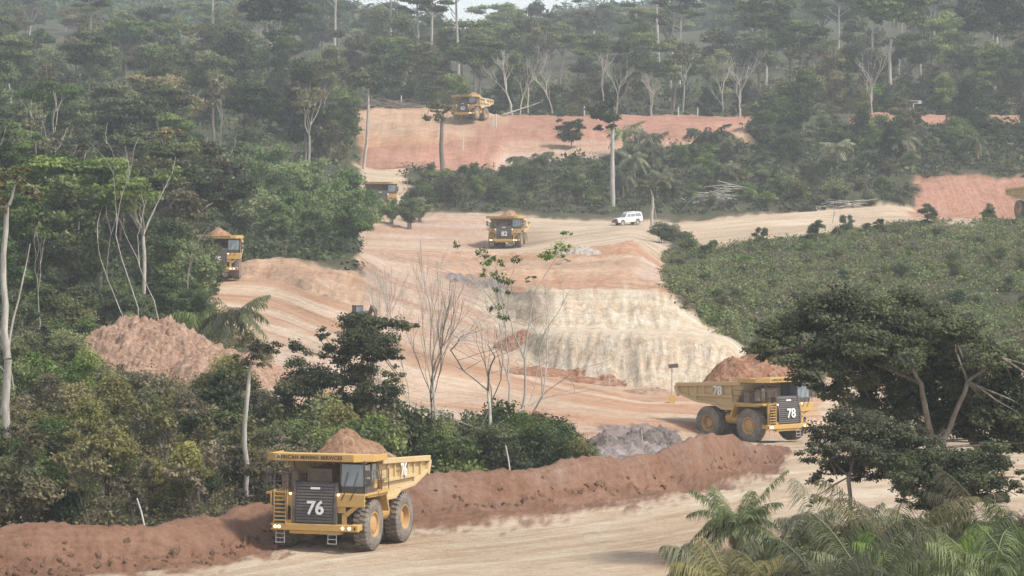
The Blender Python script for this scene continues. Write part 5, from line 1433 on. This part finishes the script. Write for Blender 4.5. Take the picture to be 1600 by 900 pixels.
# ------------------------------------------------------------------ bulldozer on the upper right
def make_dozer():
    root = empty('bulldozer')
    for s in (-1, 1):
        m = MB(); m.prism([(-1.8, .05), (1.8, .05), (2.2, .5), (1.6, 1.1), (-1.8, .9), (-2.1, .5)], s * .9, s * 1.5); m.build('crawler_track', M_DARK, root, bevel=.05)
    m = MB(); m.box((0, -.9, 1.5), (1.3, 2.2, 1.1)); m.box((0, 1.0, 1.4), (1.7, 1.6, .9)); m.build('hood', M_CREAM, root, bevel=.05)
    m = MB()
    for x in (-.8, .8):
        for y in (0, 1.5): m.box((x, y, 2.6), (.12, .12, 1.5))
    m.box((0, .75, 3.4), (2.1, 1.9, .14)); c = m.build('cab', M_STEEL, root)
    m = MB(); m.box((0, .0, 2.7), (1.5, .03, 1.0)); m.build('windshield', M_GLASS, c)
    m = MB(); m.prism([(-2.9, .1), (-2.6, .1), (-2.75, .8), (-2.6, 1.5), (-2.9, 1.6), (-3.0, .8)], -2.1, 2.1); m.build('blade', M_STEEL, root)
    for x in (-.7, .7):
        m = MB(); m.box((x, -.15, 3.55), (.3, .16, .22)); m.build('work_lamp', M_LAMP, root)
    m = MB(); m.tube([(.3, -1.2, 2.0), (.3, -1.2, 2.9)], .07, 8); m.build('exhaust_pipe', M_DARK, root)
    return root
dz = make_dozer(); set_rot(dz, B(1511, 655), R(15)); dz.location.z = zr(180, 655); tag(dz, 'small hazy bulldozer with lit lamps on the upper right road', 'bulldozer')

# ------------------------------------------------------------------ posts, stakes and signs
def stake(b, d, row0, row1, db, rad, m, label, group='white stakes on the near berm'):
    h = (row0 - row1) * d / F; p = B(b, d)
    mb = MB(); mb.tube([(0, 0, -.3), (db * d / F * .5, 0.03, h * .5), (db * d / F, 0, h)], [rad, rad * .95, rad * .8], 8)
    o = mb.build('marker_stake', m); o.location = p; tag(o, label, 'stake', group)
M_STK = mat_plain('stake_white', (.62, .60, .55, 1), .8)
stake(228, 157, 815, 770, -14, .045, M_STK, 'leaning white stake on the left part of the berm')
stake(798, 187, 732, 692, -8, .045, M_STK, 'leaning white stake on the berm right of the nearest truck')
stake(1006, 224, 668, 640, -4, .03, M_STK, 'thin dry stake on the grey rubble heap')
gp = 'white guide posts along the upper road'
for b, d, h, lb in ((775, 640, 3.0, 'double white guide post just right of the upper truck'), (723, 610, 2.8, 'white guide post on the orange slope below the upper truck'),
        (913, 663, 2.2, 'white guide post on the windrow left of the tall tree crown'), (1060, 663, 2.2, 'white guide post with cap near the middle of the upper windrow'),
        (1090, 663, 1.9, 'short white guide post right of the capped one'), (1157, 663, 2.4, 'white guide post beside the big dark tree'), (627, 664, 2.6, 'white guide post behind the left end of the upper slope')):
    mb = MB(); mb.tube([(0, 0, -.3), (0, 0, h)], .13, 8); o = mb.build('guide_post', M_STK); o.location = B(b, d); tag(o, lb, 'guide post', gp)
    if b == 775:
        mb = MB(); mb.tube([(0, 0, -.3), (0, 0, h * .85)], .11, 8); o = mb.build('guide_post', M_STK); o.location = B(b - 5, d); tag(o, 'shorter white post of the pair just right of the upper truck', 'guide post', gp)
e = empty('sign_frame', B(1428, 658))
for x in (-.1,):
    mb = MB(); mb.tube([(x, 0, -.3), (x, 0, 2.6)], .12, 8); mb.build('post', M_STK, e)
for x in (-1.3, 1.3):
    mb = MB(); mb.box((x, 0, 2.9), (.7, .1, .7)); mb.build('sign_panel', M_STK, e)
mb = MB(); mb.box((0, 0, 2.65), (3.4, .12, .12)); mb.box((0, 0, 3.2), (3.4, .12, .12)); mb.build('crossbar', M_STK, e)
tag(e, 'white double panel sign frame on the upper right road', 'sign')
# lamp mast with a yellow foot, left of truck 78
e = empty('lamp_mast', B(1050, 254))
mb = MB(); mb.box((0, 0, .35), (.5, .5, .7), taper=.7); mb.build('base', M_YEL, e)
mb = MB(); mb.tube([(0, 0, .6), (0, 0, 3.0)], .05, 8); mb.build('mast', M_STEEL, e)
mb = MB(); mb.box((0.1, 0, 3.1), (.8, .4, .32), (0, -.1, 0)); mb.build('lamp_head', M_DARK, e)
tag(e, 'small mast with a dark lamp head behind the tail of truck 78', 'lamp mast')

# ------------------------------------------------------------------ piles of cut branches
def brush(b, d, L, Hh, n, seed, label, m=K_TAN):
    r = np.random.default_rng(seed); mb = MB()
    for k in range(n):
        a = r.normal(0, .5); l = L * r.uniform(.25, .6); c = Vector((r.normal() * L * .25, r.normal() * 1.5, abs(r.normal()) * Hh * .5)); 
        q = Vector((math.cos(a) * l, math.sin(a) * l, r.normal() * Hh * .35)); mb.tube(wob(c - q * .5, c + q * .5, 3, r, .06), [.12, .10, .07, .03], 5)
    o = mb.build('brush_pile', m, smooth=True); o.location = B(b, d); tag(o, label, 'brush pile')
brush(1122, 550, 11, 2.6, 60, 60, 'long pile of cut pale branches on the bushy bank', K_PALE)
brush(1325, 538, 7, 1.2, 30, 61, 'low pile of dead branches beside the middle road at the right', K_PALE)
mb = MB(); mb.tube(wob((-4, 0, 0), (5, 1, 3.2), 5, np.random.default_rng(3), .02), [.28, .25, .2, .15, .1, .05], 7); o = mb.build('fallen_trunk', K_PALE, smooth=True)
o.location = B(808, 664); tag(o, 'pale fallen trunk leaning behind the upper truck', 'fallen tree')
mb = MB(); r_ = np.random.default_rng(9)
for k in range(60): mb.tube(wob((r_.normal() * 5, r_.normal() * 1.5, 0), (r_.normal() * 5, r_.normal() * 1.5, r_.uniform(.5, 2.4)), 3, r_, .1), [.14, .1, .07, .03], 4)
o = mb.build('brush_pile', K_GREY, smooth=True); o.location = B(600, 664); tag(o, 'grey tangle of cleared branches at the left end of the upper road', 'brush pile')

# ------------------------------------------------------------------ loose rocks on the berm foot
M_CLOD = mat_load('clod_earth', (.32, .185, .12, 1), (.44, .28, .19, 1))
def rock_mesh(seed):
    bm = bmesh.new(); bmesh.ops.create_icosphere(bm, subdivisions=2, radius=1)
    for v in bm.verts: v.co *= 1 + .45 * mnoise.noise(v.co * 1.3 + Vector((seed, 0, 0))); v.co.z *= .7
    me = bpy.data.meshes.new('rock'); bm.to_mesh(me); bm.free(); me.materials.append(M_CLOD); return me
RK = [rock_mesh(s) for s in range(4)]
for k in range(70):
    b = ra.uniform(-20, 1228) if k > 30 else ra.uniform(-20, 340)
    d0 = float(np.interp(b, LINES[4][:, 0], LINES[4][:, 1])); d = d0 - abs(ra.gauss(0, 1.0)) - (0 if b > 340 else abs(ra.gauss(0, 1.2)))
    o = link('rock', RK[k % 4]); o.location = B(b, d); s = ra.uniform(.08, .26); o.scale = (s, s, s); o.rotation_euler = (ra.random() * 6, ra.random() * 6, ra.random() * 6)
    tag(o, 'loose reddish clod at the foot of the near berm', 'rock', 'loose clods at the foot of the near berm')

for k in range(150):
    b = ra.uniform(-20, 1200)
    d0 = float(np.interp(b, LINES[4][:, 0], LINES[4][:, 1])); d = d0 + ra.uniform(-.6, 3.2) * (ra.random() ** 1.3)
    o = link('rock', RK[k % 4]); s = ra.uniform(.07, .24) * (1.5 if ra.random() < .12 else 1); o.location = B(b, d) + Vector((0, 0, -s * .15)); o.scale = (s, s * ra.uniform(.7, 1.2), s); o.rotation_euler = (ra.random() * 6, ra.random() * 6, ra.random() * 6)
    tag(o, 'brown clod lying on the slope of the near berm', 'rock', 'clods on the near berm')
# ------------------------------------------------------------------ give look-alikes their place along the row
def relabel():
    from collections import defaultdict
    g = defaultdict(list)
    for o in SC.objects:
        if o.parent is None and 'label' in o and 'group' in o: g[o['label']].append(o)
    for lb, os_ in g.items():
        if len(os_) < 2: continue
        os_.sort(key=lambda o: o.location.x / o.location.y)
        for i, o in enumerate(os_):
            n = i + 1
            sf = 'th' if 10 <= n % 100 <= 20 else {1: 'st', 2: 'nd', 3: 'rd'}.get(n % 10, 'th')
            od = 'leftmost' if n == 1 else ('rightmost' if n == len(os_) else '%d%s from the left' % (n, sf))
            o['label'] = lb + ', ' + od
relabel()
for o in SC.objects:
    if o.parent is None and 'label' in o and len(o['label'].split()) > 16: print('LONG LABEL', o['label'])
from collections import Counter
print(Counter(o.get('category') for o in SC.objects if o.parent is None))
